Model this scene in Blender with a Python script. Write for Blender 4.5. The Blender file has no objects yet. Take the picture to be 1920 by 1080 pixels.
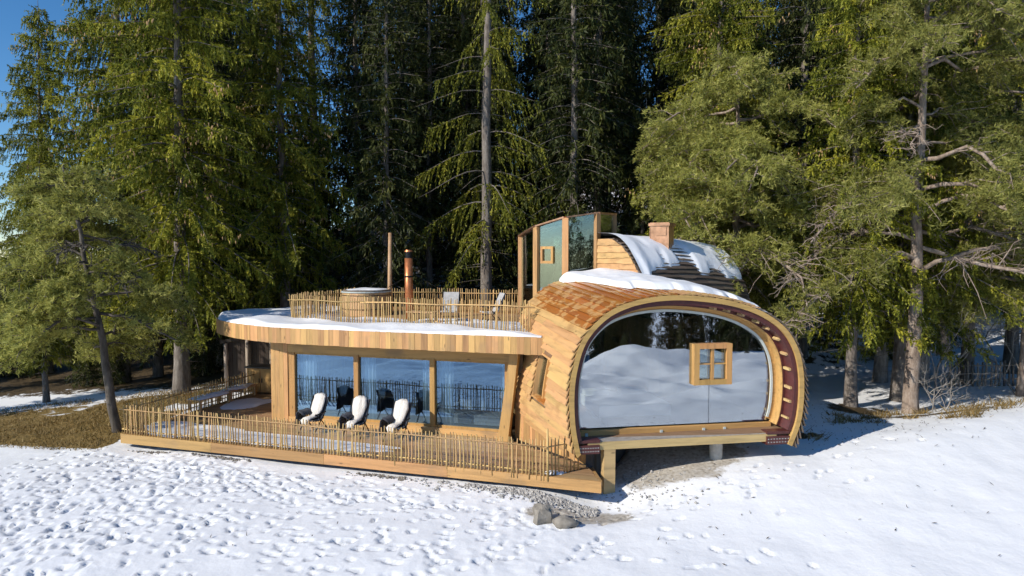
import bpy, math, random
import numpy as np
from mathutils import Vector, Matrix

random.seed(7)
rng = np.random.default_rng(7)
scene = bpy.context.scene
COL = scene.collection
R = math.radians

# ------------------------------------------------------------------ camera
cam_d = bpy.data.cameras.new('camera')
cam_d.sensor_width = 36.0
cam_d.lens = 24.0
cam_d.clip_end = 2000
cam = bpy.data.objects.new('camera', cam_d)
cam.location = (0, 0, 5.5)
cam.rotation_euler = (R(90) - math.atan(60 / 1280), 0, 0)
COL.objects.link(cam)
scene.camera = cam

# ------------------------------------------------------------------ sky + sun
SUN_EL = 31.0
SUN_DIR = Vector((0.83, 0.56, 0)).normalized()          # the way the light travels, seen from above
world = bpy.data.worlds.new('World')
scene.world = world
world.use_nodes = True
wn = world.node_tree.nodes
bg = wn['Background']
sky = wn.new('ShaderNodeTexSky')
sky.sky_type = 'NISHITA'
sky.sun_disc = False
sky.sun_elevation = R(SUN_EL)
sky.sun_rotation = math.atan2(-SUN_DIR.x, -SUN_DIR.y)
sky.air_density = 1.0
sky.dust_density = 0.0
sky.ozone_density = 3.0
sky.altitude = 1800
sat = wn.new('ShaderNodeHueSaturation')
sat.inputs['Saturation'].default_value = 1.25
world.node_tree.links.new(sky.outputs[0], sat.inputs['Color'])
world.node_tree.links.new(sat.outputs[0], bg.inputs[0])
bg.inputs[1].default_value = 0.12
sun_d = bpy.data.lights.new('sun', 'SUN')
sun_d.energy = 4.2
sun_d.angle = R(0.5)
sun_d.color = (1.0, 0.93, 0.82)
sun = bpy.data.objects.new('sun', sun_d)
COL.objects.link(sun)
ldir = Vector((SUN_DIR.x * math.cos(R(SUN_EL)), SUN_DIR.y * math.cos(R(SUN_EL)), -math.sin(R(SUN_EL))))
sun.rotation_euler = ldir.to_track_quat('-Z', 'Y').to_euler()
scene.view_settings.view_transform = 'Standard'
scene.view_settings.look = 'None'
scene.view_settings.gamma = 1.0
scene.view_settings.use_curve_mapping = False
scene.view_settings.exposure = 0.2

scene.cycles.use_adaptive_sampling = True
scene.cycles.adaptive_threshold = 0.03
scene.cycles.max_bounces = 5
scene.cycles.diffuse_bounces = 2
scene.cycles.glossy_bounces = 3
scene.cycles.transmission_bounces = 3
scene.cycles.transparent_max_bounces = 10

# ------------------------------------------------------------------ materials
MATS = {}


def new_mat(name):
    m = bpy.data.materials.new(name)
    m.use_nodes = True
    MATS[name] = m
    nt = m.node_tree
    return m, nt, nt.nodes['Principled BSDF']


def N(nt, t, **kw):
    n = nt.nodes.new(t)
    for k, v in kw.items():
        setattr(n, k, v)
    return n


def ramp(nt, fac, stops):
    r = N(nt, 'ShaderNodeValToRGB')
    els = r.color_ramp.elements
    while len(els) < len(stops):
        els.new(0.5)
    for e, (p, c) in zip(els, stops):
        e.position = p
        e.color = (*c, 1) if len(c) == 3 else c
    nt.links.new(fac, r.inputs[0])
    return r.outputs[0]


def mulc(c, k):
    return tuple(min(1, x * k) for x in c)


def wood(name, col, stretch='Z', rot=0.0, rough=0.65, var=0.28, knots=True, grain=9.0, worn=None):
    """planed or rough timber: long grain, knots, board-to-board variation"""
    m, nt, b = new_mat(name)
    L = nt.links
    tc = N(nt, 'ShaderNodeTexCoord')
    mp = N(nt, 'ShaderNodeMapping')
    mp.inputs['Rotation'].default_value = (0, 0, rot)
    L.new(tc.outputs['Object'], mp.inputs[0])
    oi = N(nt, 'ShaderNodeObjectInfo')
    mp2 = N(nt, 'ShaderNodeMapping')
    s = {'X': (0.07, 1, 1), 'Y': (1, 0.07, 1), 'Z': (1, 1, 0.07)}[stretch]
    mp2.inputs['Scale'].default_value = s
    L.new(mp.outputs[0], mp2.inputs[0])
    va = N(nt, 'ShaderNodeVectorMath', operation='ADD')
    vm = N(nt, 'ShaderNodeVectorMath', operation='SCALE')
    vm.inputs[0].default_value = (17, 31, 23)
    L.new(oi.outputs['Random'], vm.inputs['Scale'])
    L.new(mp2.outputs[0], va.inputs[0])
    L.new(vm.outputs[0], va.inputs[1])
    n1 = N(nt, 'ShaderNodeTexNoise')
    n1.inputs['Scale'].default_value = grain
    n1.inputs['Detail'].default_value = 6
    n1.inputs['Roughness'].default_value = 0.65
    L.new(va.outputs[0], n1.inputs['Vector'])
    c = ramp(nt, n1.outputs[0], [(0.28, mulc(col, 0.62)), (0.5, col), (0.75, mulc(col, 1.16))])
    if knots:
        vo = N(nt, 'ShaderNodeTexVoronoi')
        vo.inputs['Scale'].default_value = 2.2
        mk = N(nt, 'ShaderNodeMapping')
        ks = {'X': (0.55, 1.6, 1.6), 'Y': (1.6, 0.55, 1.6), 'Z': (1.6, 1.6, 0.55)}[stretch]
        mk.inputs['Scale'].default_value = ks
        L.new(mp.outputs[0], mk.inputs[0])
        va2 = N(nt, 'ShaderNodeVectorMath', operation='ADD')
        L.new(mk.outputs[0], va2.inputs[0])
        L.new(vm.outputs[0], va2.inputs[1])
        L.new(va2.outputs[0], vo.inputs['Vector'])
        kf = ramp(nt, vo.outputs['Distance'], [(0.0, (1, 1, 1)), (0.045, (0.8, 0.8, 0.8)), (0.10, (0, 0, 0))])
        mx = N(nt, 'ShaderNodeMix', data_type='RGBA')
        L.new(kf, mx.inputs[0])
        L.new(c, mx.inputs[6])
        mx.inputs[7].default_value = (*mulc(col, 0.33), 1)
        c = mx.outputs[2]
    # board-to-board value and hue
    hs = N(nt, 'ShaderNodeHueSaturation')
    mr = N(nt, 'ShaderNodeMapRange')
    mr.inputs[3].default_value = 1 - var
    mr.inputs[4].default_value = 1 + var
    L.new(oi.outputs['Random'], mr.inputs[0])
    mr2 = N(nt, 'ShaderNodeMapRange')
    mr2.inputs[3].default_value = 0.486
    mr2.inputs[4].default_value = 0.508
    ml = N(nt, 'ShaderNodeMath', operation='MULTIPLY')
    ml.inputs[1].default_value = 7.31
    fr = N(nt, 'ShaderNodeMath', operation='FRACT')
    L.new(oi.outputs['Random'], ml.inputs[0])
    L.new(ml.outputs[0], fr.inputs[0])
    L.new(fr.outputs[0], mr2.inputs[0])
    L.new(mr.outputs[0], hs.inputs['Value'])
    L.new(mr2.outputs[0], hs.inputs['Hue'])
    L.new(c, hs.inputs['Color'])
    out = hs.outputs[0]
    if worn:
        wcol, scale, lo, hi = worn
        nw = N(nt, 'ShaderNodeTexNoise')
        nw.inputs['Scale'].default_value = scale
        nw.inputs['Detail'].default_value = 5
        L.new(tc.outputs['Object'], nw.inputs['Vector'])
        wf = ramp(nt, nw.outputs[0], [(lo, (0, 0, 0)), (hi, (1, 1, 1))])
        mw = N(nt, 'ShaderNodeMix', data_type='RGBA')
        L.new(wf, mw.inputs[0])
        L.new(out, mw.inputs[6])
        mw.inputs[7].default_value = (*wcol, 1)
        out = mw.outputs[2]
    L.new(out, b.inputs['Base Color'])
    b.inputs['Roughness'].default_value = rough
    bp = N(nt, 'ShaderNodeBump')
    bp.inputs['Strength'].default_value = 0.35
    bp.inputs['Distance'].default_value = 0.01
    L.new(n1.outputs[0], bp.inputs['Height'])
    L.new(bp.outputs[0], b.inputs['Normal'])
    return m


def plain(name, col, rough=0.6, metal=0.0, noise=0.18, scale=6.0, bump=0.0, spec=0.5):
    m, nt, b = new_mat(name)
    L = nt.links
    tc = N(nt, 'ShaderNodeTexCoord')
    n1 = N(nt, 'ShaderNodeTexNoise')
    n1.inputs['Scale'].default_value = scale
    n1.inputs['Detail'].default_value = 6
    L.new(tc.outputs['Object'], n1.inputs['Vector'])
    c = ramp(nt, n1.outputs[0], [(0.3, mulc(col, 1 - noise)), (0.7, mulc(col, 1 + noise))])
    L.new(c, b.inputs['Base Color'])
    b.inputs['Roughness'].default_value = rough
    b.inputs['Metallic'].default_value = metal
    b.inputs['Specular IOR Level'].default_value = spec
    if bump:
        bp = N(nt, 'ShaderNodeBump')
        bp.inputs['Strength'].default_value = bump
        bp.inputs['Distance'].default_value = 0.03
        L.new(n1.outputs[0], bp.inputs['Height'])
        L.new(bp.outputs[0], b.inputs['Normal'])
    return m


def glass(name, refl, tint=(1, 1, 1), trans=(0.85, 0.9, 0.9)):
    """coated window pane: part mirror, part clear"""
    m, nt, b = new_mat(name)
    L = nt.links
    out = nt.nodes['Material Output']
    nt.nodes.remove(b)
    tr = N(nt, 'ShaderNodeBsdfTransparent')
    tr.inputs[0].default_value = (*trans, 1)
    gl = N(nt, 'ShaderNodeBsdfGlossy')
    gl.inputs[0].default_value = (*tint, 1)
    gl.inputs['Roughness'].default_value = 0.0
    lw = N(nt, 'ShaderNodeLayerWeight')
    lw.inputs[0].default_value = 0.25
    mr = N(nt, 'ShaderNodeMapRange')
    mr.inputs[3].default_value = refl
    mr.inputs[4].default_value = 0.9
    L.new(lw.outputs['Fresnel'], mr.inputs[0])
    mx = N(nt, 'ShaderNodeMixShader')
    L.new(mr.outputs[0], mx.inputs[0])
    L.new(tr.outputs[0], mx.inputs[1])
    L.new(gl.outputs[0], mx.inputs[2])
    L.new(mx.outputs[0], out.inputs[0])
    tc = N(nt, 'ShaderNodeTexCoord')
    nn = N(nt, 'ShaderNodeTexNoise')
    nn.inputs['Scale'].default_value = 0.9
    L.new(tc.outputs['Object'], nn.inputs['Vector'])
    bp = N(nt, 'ShaderNodeBump')
    bp.inputs['Strength'].default_value = 0.04
    bp.inputs['Distance'].default_value = 0.05
    L.new(nn.outputs[0], bp.inputs['Height'])
    L.new(bp.outputs[0], gl.inputs['Normal'])
    return m


TH = math.atan2(2.13, 6.99)                    # the facade runs 17 degrees off the picture plane
larch = (0.52, 0.305, 0.115)
wood('larch_vertical', larch, 'Z', worn=((0.34, 0.22, 0.12), 1.4, 0.56, 0.85))
wood('larch_along', larch, 'X', rot=TH, worn=((0.30, 0.20, 0.11), 1.1, 0.54, 0.8))
wood('larch_shell', (0.56, 0.34, 0.135), 'Y', rot=-R(14), var=0.09, grain=7, worn=((0.36, 0.19, 0.07), 1.6, 0.56, 0.8))
wood('larch_wet', (0.40, 0.155, 0.028), 'Y', rot=-R(14), var=0.14, rough=0.38, grain=7, worn=((0.52, 0.29, 0.11), 2.6, 0.53, 0.56))
wood('glulam', (0.52, 0.36, 0.165), 'X', rot=-R(10), var=0.1)
wood('rim_wood', (0.50, 0.32, 0.10), 'X', rot=-R(10), var=0.08, knots=False)
wood('deck_wood', (0.40, 0.26, 0.13), 'X', rot=TH, var=0.2, worn=((0.21, 0.105, 0.04), 0.5, 0.56, 0.72), rough=0.55)
wood('frame_wood', (0.50, 0.28, 0.09), 'Z', var=0.12)
wood('dark_wood', (0.055, 0.038, 0.026), 'Z', var=0.3)
wood('grey_wood', (0.26, 0.21, 0.16), 'Z', var=0.35, knots=False)
wood('stake_wood', (0.52, 0.35, 0.14), 'Z', var=0.32, knots=False, grain=14)
wood('tub_wood', (0.56, 0.37, 0.17), 'Z', var=0.2)
wood('shingle_wood', (0.125, 0.095, 0.07), 'X', rot=-R(37), var=0.4, knots=False)
wood('interior_wood', (0.22, 0.14, 0.075), 'X', rot=TH, var=0.1)
plain('steel_maroon', (0.085, 0.022, 0.020), 0.45, 0.0, 0.25, 10)
plain('copper', (0.50, 0.27, 0.16), 0.36, 0.85, 0.3, 5)
plain('copper_pipe', (0.55, 0.20, 0.08), 0.4, 0.6, 0.2, 8)
plain('seal', (0.50, 0.56, 0.55), 0.5, 0, 0.06)
plain('flashing', (0.40, 0.37, 0.34), 0.5, 0.2, 0.2)
plain('concrete', (0.52, 0.49, 0.44), 0.85, 0, 0.15, 9, 0.3)
plain('foundation', (0.08, 0.08, 0.085), 0.9, 0, 0.2)
plain('black_metal', (0.02, 0.02, 0.022), 0.4, 0.4, 0.2)
plain('rock', (0.25, 0.225, 0.19), 0.9, 0, 0.35, 5, 0.6)
plain('pebble', (0.40, 0.385, 0.36), 0.9, 0, 0.45, 9)
plain('fleece', (0.80, 0.75, 0.68), 0.95, 0, 0.12, 30, 0.9)
plain('throw_cloth', (0.055, 0.06, 0.075), 0.9, 0, 0.4, 40, 0.3)
plain('motif', (0.7, 0.7, 0.7), 0.9)
plain('grey_cloth', (0.42, 0.41, 0.40), 0.9, 0, 0.15, 12)
plain('linen', (0.72, 0.71, 0.68), 0.9, 0, 0.06, 12)
plain('curtain_cloth', (0.62, 0.66, 0.62), 0.9, 0, 0.08, 8)
plain('interior_plaster', (0.16, 0.15, 0.13), 0.9)
plain('pink_frame', (0.45, 0.20, 0.22), 0.6)
plain('branch_bark', (0.30, 0.255, 0.21), 0.9, 0, 0.3, 8)
plain('cone_scales', (0.42, 0.27, 0.12), 0.8, 0, 0.3, 12)
plain('olive_cloth', (0.13, 0.13, 0.03), 0.9)
glass('glass_pod', 0.34, (0.88, 0.94, 1.0), (0.90, 0.93, 0.93))
glass('glass_room', 0.19, (0.42, 0.68, 1.0), (0.84, 0.92, 0.97))
glass('glass_tower', 0.16, (0.9, 0.97, 1.0), (0.80, 0.88, 0.84))
glass('glass_small', 0.10, (0.9, 0.97, 1.0), (0.85, 0.9, 0.9))


def snow_mat(name):
    m, nt, b = new_mat(name)
    L = nt.links
    tc = N(nt, 'ShaderNodeTexCoord')
    n1 = N(nt, 'ShaderNodeTexNoise')
    n1.inputs['Scale'].default_value = 3.0
    n1.inputs['Detail'].default_value = 9
    n1.inputs['Roughness'].default_value = 0.62
    L.new(tc.outputs['Object'], n1.inputs['Vector'])
    b.inputs['Base Color'].default_value = (0.86, 0.875, 0.90, 1)
    b.inputs['Roughness'].default_value = 0.6
    b.inputs['Subsurface Weight'].default_value = 0.0
    bp = N(nt, 'ShaderNodeBump')
    bp.inputs['Strength'].default_value = 0.35
    bp.inputs['Distance'].default_value = 0.05
    L.new(n1.outputs[0], bp.inputs['Height'])
    L.new(bp.outputs[0], b.inputs['Normal'])
    return m


snow_mat('snow')


def ground_mat():
    m, nt, b = new_mat('ground_cover')
    L = nt.links
    tc = N(nt, 'ShaderNodeTexCoord')
    at = N(nt, 'ShaderNodeAttribute', attribute_name='cover')
    sep = N(nt, 'ShaderNodeSeparateColor')
    L.new(at.outputs['Color'], sep.inputs[0])
    nf = N(nt, 'ShaderNodeTexNoise')
    nf.inputs['Scale'].default_value = 2.2
    nf.inputs['Detail'].default_value = 9
    nf.inputs['Roughness'].default_value = 0.7
    L.new(tc.outputs['Object'], nf.inputs['Vector'])

    def mask(ch, lo, hi):
        a = N(nt, 'ShaderNodeMath', operation='ADD')
        L.new(ch, a.inputs[0])
        s = N(nt, 'ShaderNodeMath', operation='MULTIPLY_ADD')
        L.new(nf.outputs[0], s.inputs[0])
        s.inputs[1].default_value = 1.1
        s.inputs[2].default_value = -0.55
        L.new(s.outputs[0], a.inputs[1])
        return ramp(nt, a.outputs[0], [(lo, (0, 0, 0)), (hi, (1, 1, 1))])

    ng = N(nt, 'ShaderNodeTexNoise')
    ng.inputs['Scale'].default_value = 11
    ng.inputs['Detail'].default_value = 8
    L.new(tc.outputs['Object'], ng.inputs['Vector'])
    grass_c = ramp(nt, ng.outputs[0], [(0.3, (0.08, 0.062, 0.02)), (0.5, (0.20, 0.135, 0.042)), (0.72, (0.36, 0.25, 0.10))])
    soil_c = ramp(nt, ng.outputs[0], [(0.3, (0.28, 0.245, 0.20)), (0.5, (0.46, 0.42, 0.36)), (0.7, (0.56, 0.53, 0.48))])
    litter_c = ramp(nt, ng.outputs[0], [(0.3, (0.03, 0.022, 0.012)), (0.6, (0.10, 0.07, 0.035))])
    c = ramp(nt, at.outputs['Alpha'], [(0.0, (0.86, 0.875, 0.90)), (1.0, (0.52, 0.55, 0.60))])  # snow colour; print floors go darker, shade of the hollows painted in
    for ch, colr, lo, hi in ((sep.outputs[0], grass_c, 0.45, 0.55), (sep.outputs[1], soil_c, 0.42, 0.60), (sep.outputs[2], litter_c, 0.46, 0.54)):
        mx = N(nt, 'ShaderNodeMix', data_type='RGBA')
        L.new(mask(ch, lo, hi), mx.inputs[0])
        L.new(c, mx.inputs[6])
        L.new(colr, mx.inputs[7])
        c = mx.outputs[2]
    L.new(c, b.inputs['Base Color'])
    b.inputs['Roughness'].default_value = 0.75
    b.inputs['Specular IOR Level'].default_value = 0.25
    n1 = N(nt, 'ShaderNodeTexNoise')
    n1.inputs['Scale'].default_value = 7.0
    n1.inputs['Detail'].default_value = 8
    n1.inputs['Roughness'].default_value = 0.6
    L.new(tc.outputs['Object'], n1.inputs['Vector'])
    bp = N(nt, 'ShaderNodeBump')
    bp.inputs['Strength'].default_value = 0.28
    bp.inputs['Distance'].default_value = 0.05
    L.new(n1.outputs[0], bp.inputs['Height'])
    L.new(bp.outputs[0], b.inputs['Normal'])
    return m


ground_mat()


def needle_mat(name, c_dark, c_mid, c_light, transl=0.28):
    m, nt, b = new_mat(name)
    L = nt.links
    at = N(nt, 'ShaderNodeAttribute', attribute_name='tint')
    c = ramp(nt, at.outputs['Fac'], [(0.0, c_dark), (0.5, c_mid), (1.0, c_light)])
    oi = N(nt, 'ShaderNodeObjectInfo')
    hs = N(nt, 'ShaderNodeHueSaturation')
    mr = N(nt, 'ShaderNodeMapRange')
    mr.inputs[3].default_value = 0.82
    mr.inputs[4].default_value = 1.15
    L.new(oi.outputs['Random'], mr.inputs[0])
    L.new(mr.outputs[0], hs.inputs['Value'])
    L.new(c, hs.inputs['Color'])
    L.new(hs.outputs[0], b.inputs['Base Color'])
    b.inputs['Roughness'].default_value = 0.6
    b.inputs['Specular IOR Level'].default_value = 0.25
    tl = N(nt, 'ShaderNodeBsdfTranslucent')
    L.new(hs.outputs[0], tl.inputs[0])
    mx = N(nt, 'ShaderNodeMixShader')
    mx.inputs[0].default_value = transl
    L.new(b.outputs[0], mx.inputs[1])
    L.new(tl.outputs[0], mx.inputs[2])
    L.new(mx.outputs[0], nt.nodes['Material Output'].inputs[0])
    return m


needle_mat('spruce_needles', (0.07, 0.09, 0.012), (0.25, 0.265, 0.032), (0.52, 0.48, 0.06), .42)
needle_mat('spruce_needles_dark', (0.02, 0.030, 0.010), (0.055, 0.068, 0.016), (0.12, 0.125, 0.025))  # darker copy of the spruce needles, shade of the wood put into the colour
needle_mat('pine_needles', (0.16, 0.17, 0.035), (0.33, 0.335, 0.085), (0.50, 0.48, 0.14), .45)
needle_mat('dry_grass', (0.13, 0.095, 0.03), (0.27, 0.18, 0.065), (0.42, 0.31, 0.14))


def bark_mat(name, c1, c2, c3):
    m, nt, b = new_mat(name)
    L = nt.links
    tc = N(nt, 'ShaderNodeTexCoord')
    mp = N(nt, 'ShaderNodeMapping')
    mp.inputs['Scale'].default_value = (1, 1, 0.3)
    L.new(tc.outputs['Object'], mp.inputs[0])
    n1 = N(nt, 'ShaderNodeTexNoise')
    n1.inputs['Scale'].default_value = 7
    n1.inputs['Detail'].default_value = 8
    n1.inputs['Roughness'].default_value = 0.7
    L.new(mp.outputs[0], n1.inputs['Vector'])
    L.new(ramp(nt, n1.outputs[0], [(0.3, c1), (0.5, c2), (0.7, c3)]), b.inputs['Base Color'])
    b.inputs['Roughness'].default_value = 0.95
    bp = N(nt, 'ShaderNodeBump')
    bp.inputs['Strength'].default_value = 0.8
    bp.inputs['Distance'].default_value = 0.03
    L.new(n1.outputs[0], bp.inputs['Height'])
    L.new(bp.outputs[0], b.inputs['Normal'])
    return m


bark_mat('spruce_bark', (0.07, 0.055, 0.045), (0.17, 0.145, 0.125), (0.30, 0.27, 0.24))
bark_mat('pine_bark', (0.12, 0.09, 0.07), (0.28, 0.215, 0.17), (0.44, 0.37, 0.31))
bark_mat('shaded_bark', (0.04, 0.034, 0.028), (0.10, 0.085, 0.07), (0.17, 0.15, 0.13))  # darker bark for the leaning pine, the trunk's shade put into the colour
bark_mat('dead_bark', (0.12, 0.11, 0.10), (0.26, 0.24, 0.22), (0.42, 0.40, 0.37))


# ------------------------------------------------------------------ mesh helpers
def make_mesh(name, verts, faces, mat, smooth=False):
    me = bpy.data.meshes.new(name)
    me.from_pydata([tuple(v) for v in verts], [], faces)
    me.materials.append(MATS[mat])
    if smooth:
        me.polygons.foreach_set('use_smooth', [True] * len(me.polygons))
    me.update()
    return me


def fast_quads(name, V, k, mat, tint=None):
    """V: (n, k, 3) separate k-gons"""
    n = V.shape[0]
    me = bpy.data.meshes.new(name)
    me.vertices.add(n * k)
    me.vertices.foreach_set('co', V.astype(np.float32).ravel())
    me.loops.add(n * k)
    me.loops.foreach_set('vertex_index', np.arange(n * k, dtype=np.int32))
    me.polygons.add(n)
    me.polygons.foreach_set('loop_start', (np.arange(n, dtype=np.int32) * k))
    me.update(calc_edges=True)
    if tint is not None:
        a = me.attributes.new('tint', 'FLOAT', 'FACE')
        a.data.foreach_set('value', tint.astype(np.float32))
    me.materials.append(MATS[mat])
    return me


def obj(name, me, parent=None, loc=None):
    o = bpy.data.objects.new(name, me)
    COL.objects.link(o)
    if parent is not None:
        o.parent = parent
        bpos = parent.get('_w')
        if bpos is not None:
            o.matrix_parent_inverse = Matrix.Translation(-Vector(bpos))
    if loc is not None:
        o.location = loc
    return o


def tag(o, label=None, cat=None, group=None, kind=None):
    if label: o['label'] = label
    if cat: o['category'] = cat
    if group: o['group'] = group
    if kind: o['kind'] = kind
    return o


ROOTS = []


def thing(name, loc, label, cat, group=None):
    """an Empty at the thing's base; children are given in world coordinates"""
    o = bpy.data.objects.new(name, None)
    o.empty_display_size = 0.2
    o.location = loc
    o['_w'] = list(loc)
    COL.objects.link(o)
    ROOTS.append(o)
    return tag(o, label, cat, group)


class MB:
    def __init__(s):
        s.v = []
        s.f = []

    def add(s, vs, fs):
        n = len(s.v)
        s.v.extend([tuple(p) for p in vs])
        s.f.extend([[i + n for i in f] for f in fs])
        return s

    def hexa(s, p):      # 8 points: bottom ring 0-3, top ring 4-7
        return s.add(p, [(3, 2, 1, 0), (4, 5, 6, 7), (0, 1, 5, 4), (1, 2, 6, 5), (2, 3, 7, 6), (3, 0, 4, 7)])

    def box(s, o, ex, ey, x0, x1, y0, y1, z0, z1):
        o = Vector(o); ex = Vector(ex); ey = Vector(ey); ez = Vector((0, 0, 1))
        P = [o + ex * x + ey * y + ez * z for z in (z0, z1) for x, y in ((x0, y0), (x1, y0), (x1, y1), (x0, y1))]
        return s.hexa(P)

    def bar(s, a, b, w, h, up=(0, 0, 1)):
        a = Vector(a); b = Vector(b)
        d = (b - a).normalized()
        up = Vector(up)
        if abs(d.dot(up)) > 0.97: up = Vector((0, 1, 0))
        x = d.cross(up).normalized(); y = x.cross(d)
        P = []
        for c in (a, b):
            P += [c - x * w / 2 - y * h / 2, c + x * w / 2 - y * h / 2, c + x * w / 2 + y * h / 2, c - x * w / 2 + y * h / 2]
        return s.hexa(P)

    def tube(s, pts, radii, n=6, cap=True):
        pts = [Vector(p) for p in pts]
        if not hasattr(radii, '__len__'): radii = [radii] * len(pts)
        base = len(s.v)
        ref = Vector((0.31, 0.17, 0.93))
        for i, p in enumerate(pts):
            d = (pts[min(i + 1, len(pts) - 1)] - pts[max(i - 1, 0)])
            d = d.normalized() if d.length > 1e-9 else Vector((0, 0, 1))
            x = d.cross(ref)
            if x.length < 0.05: x = d.cross(Vector((1, 0, 0)))
            x.normalize(); y = d.cross(x)
            for k in range(n):
                a = 2 * math.pi * k / n
                s.v.append(tuple(p + (x * math.cos(a) + y * math.sin(a)) * radii[i]))
        for i in range(len(pts) - 1):
            for k in range(n):
                a = base + i * n + k; b = base + i * n + (k + 1) % n
                s.f.append([a, b, b + n, a + n])
        if cap:
            s.f.append([base + k for k in range(n)][::-1])
            e = base + (len(pts) - 1) * n
            s.f.append([e + k for k in range(n)])
        return s

    def prism(s, poly, z0, z1):
        n = len(poly)
        f = lambda z, i: z[i] if hasattr(z, '__len__') else z
        P = [(p[0], p[1], f(z0, i)) for i, p in enumerate(poly)] + [(p[0], p[1], f(z1, i)) for i, p in enumerate(poly)]
        return s.add(P, [list(range(n))[::-1], list(range(n, 2 * n))] + [(i, (i + 1) % n, n + (i + 1) % n, n + i) for i in range(n)])

    def build(s, name, mat, parent=None, smooth=False):
        return obj(name, make_mesh(name, s.v, s.f, mat, smooth), parent)


def catmull(P, n):
    """resample a polyline smoothly at n even arc-length steps"""
    P = np.array(P, float)
    Q = []
    m = len(P)
    for i in range(m - 1):
        p0 = P[max(i - 1, 0)]; p1 = P[i]; p2 = P[i + 1]; p3 = P[min(i + 2, m - 1)]
        for t in np.linspace(0, 1, 12, endpoint=False):
            Q.append(0.5 * ((2 * p1) + (-p0 + p2) * t + (2 * p0 - 5 * p1 + 4 * p2 - p3) * t * t + (-p0 + 3 * p1 - 3 * p2 + p3) * t ** 3))
    Q.append(P[-1])
    Q = np.array(Q)
    d = np.concatenate([[0], np.cumsum(np.linalg.norm(np.diff(Q, axis=0), axis=1))])
    s = np.linspace(0, d[-1], n)
    return np.stack([np.interp(s, d, Q[:, k]) for k in range(Q.shape[1])], 1), d[-1]


def sstep(a, b, x):
    t = np.clip((x - a) / (b - a), 0, 1)
    return t * t * (3 - 2 * t)


# value noise on the plane
_tab = np.random.default_rng(3).random((256, 256))


def vnoise(x, y):
    x = np.asarray(x, float); y = np.asarray(y, float)
    xi = np.floor(x).astype(int); yi = np.floor(y).astype(int)
    fx = x - xi; fy = y - yi
    fx = fx * fx * (3 - 2 * fx); fy = fy * fy * (3 - 2 * fy)
    g = lambda a, b: _tab[a % 256, b % 256]
    return (g(xi, yi) * (1 - fx) + g(xi + 1, yi) * fx) * (1 - fy) + (g(xi, yi + 1) * (1 - fx) + g(xi + 1, yi + 1) * fx) * fy


def fbm(x, y, o=4):
    r = 0; a = 0.5
    for k in range(o):
        r = r + a * vnoise(x * 2 ** k + 13.7 * k, y * 2 ** k + 7.1 * k); a *= 0.5
    return r


# ------------------------------------------------------------------ chalet frame
CO = Vector((-0.24, 20.37, 0))
EL = Vector((-math.cos(TH), math.sin(TH), 0))      # along the facade, to the left
EB = Vector((math.sin(TH), math.cos(TH), 0))       # into the house


def H(a, b, z=0.0):
    return CO + EL * a + EB * b + Vector((0, 0, z))


# terrace outline
DFL = Vector((-12.08, 20.87, 0)); DFR = Vector((2.18, 16.38, 0))
DEX = (DFR - DFL).normalized(); DLEN = (DFR - DFL).length
DEY = Vector((-DEX.y, DEX.x, 0))                   # away from the camera


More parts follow.
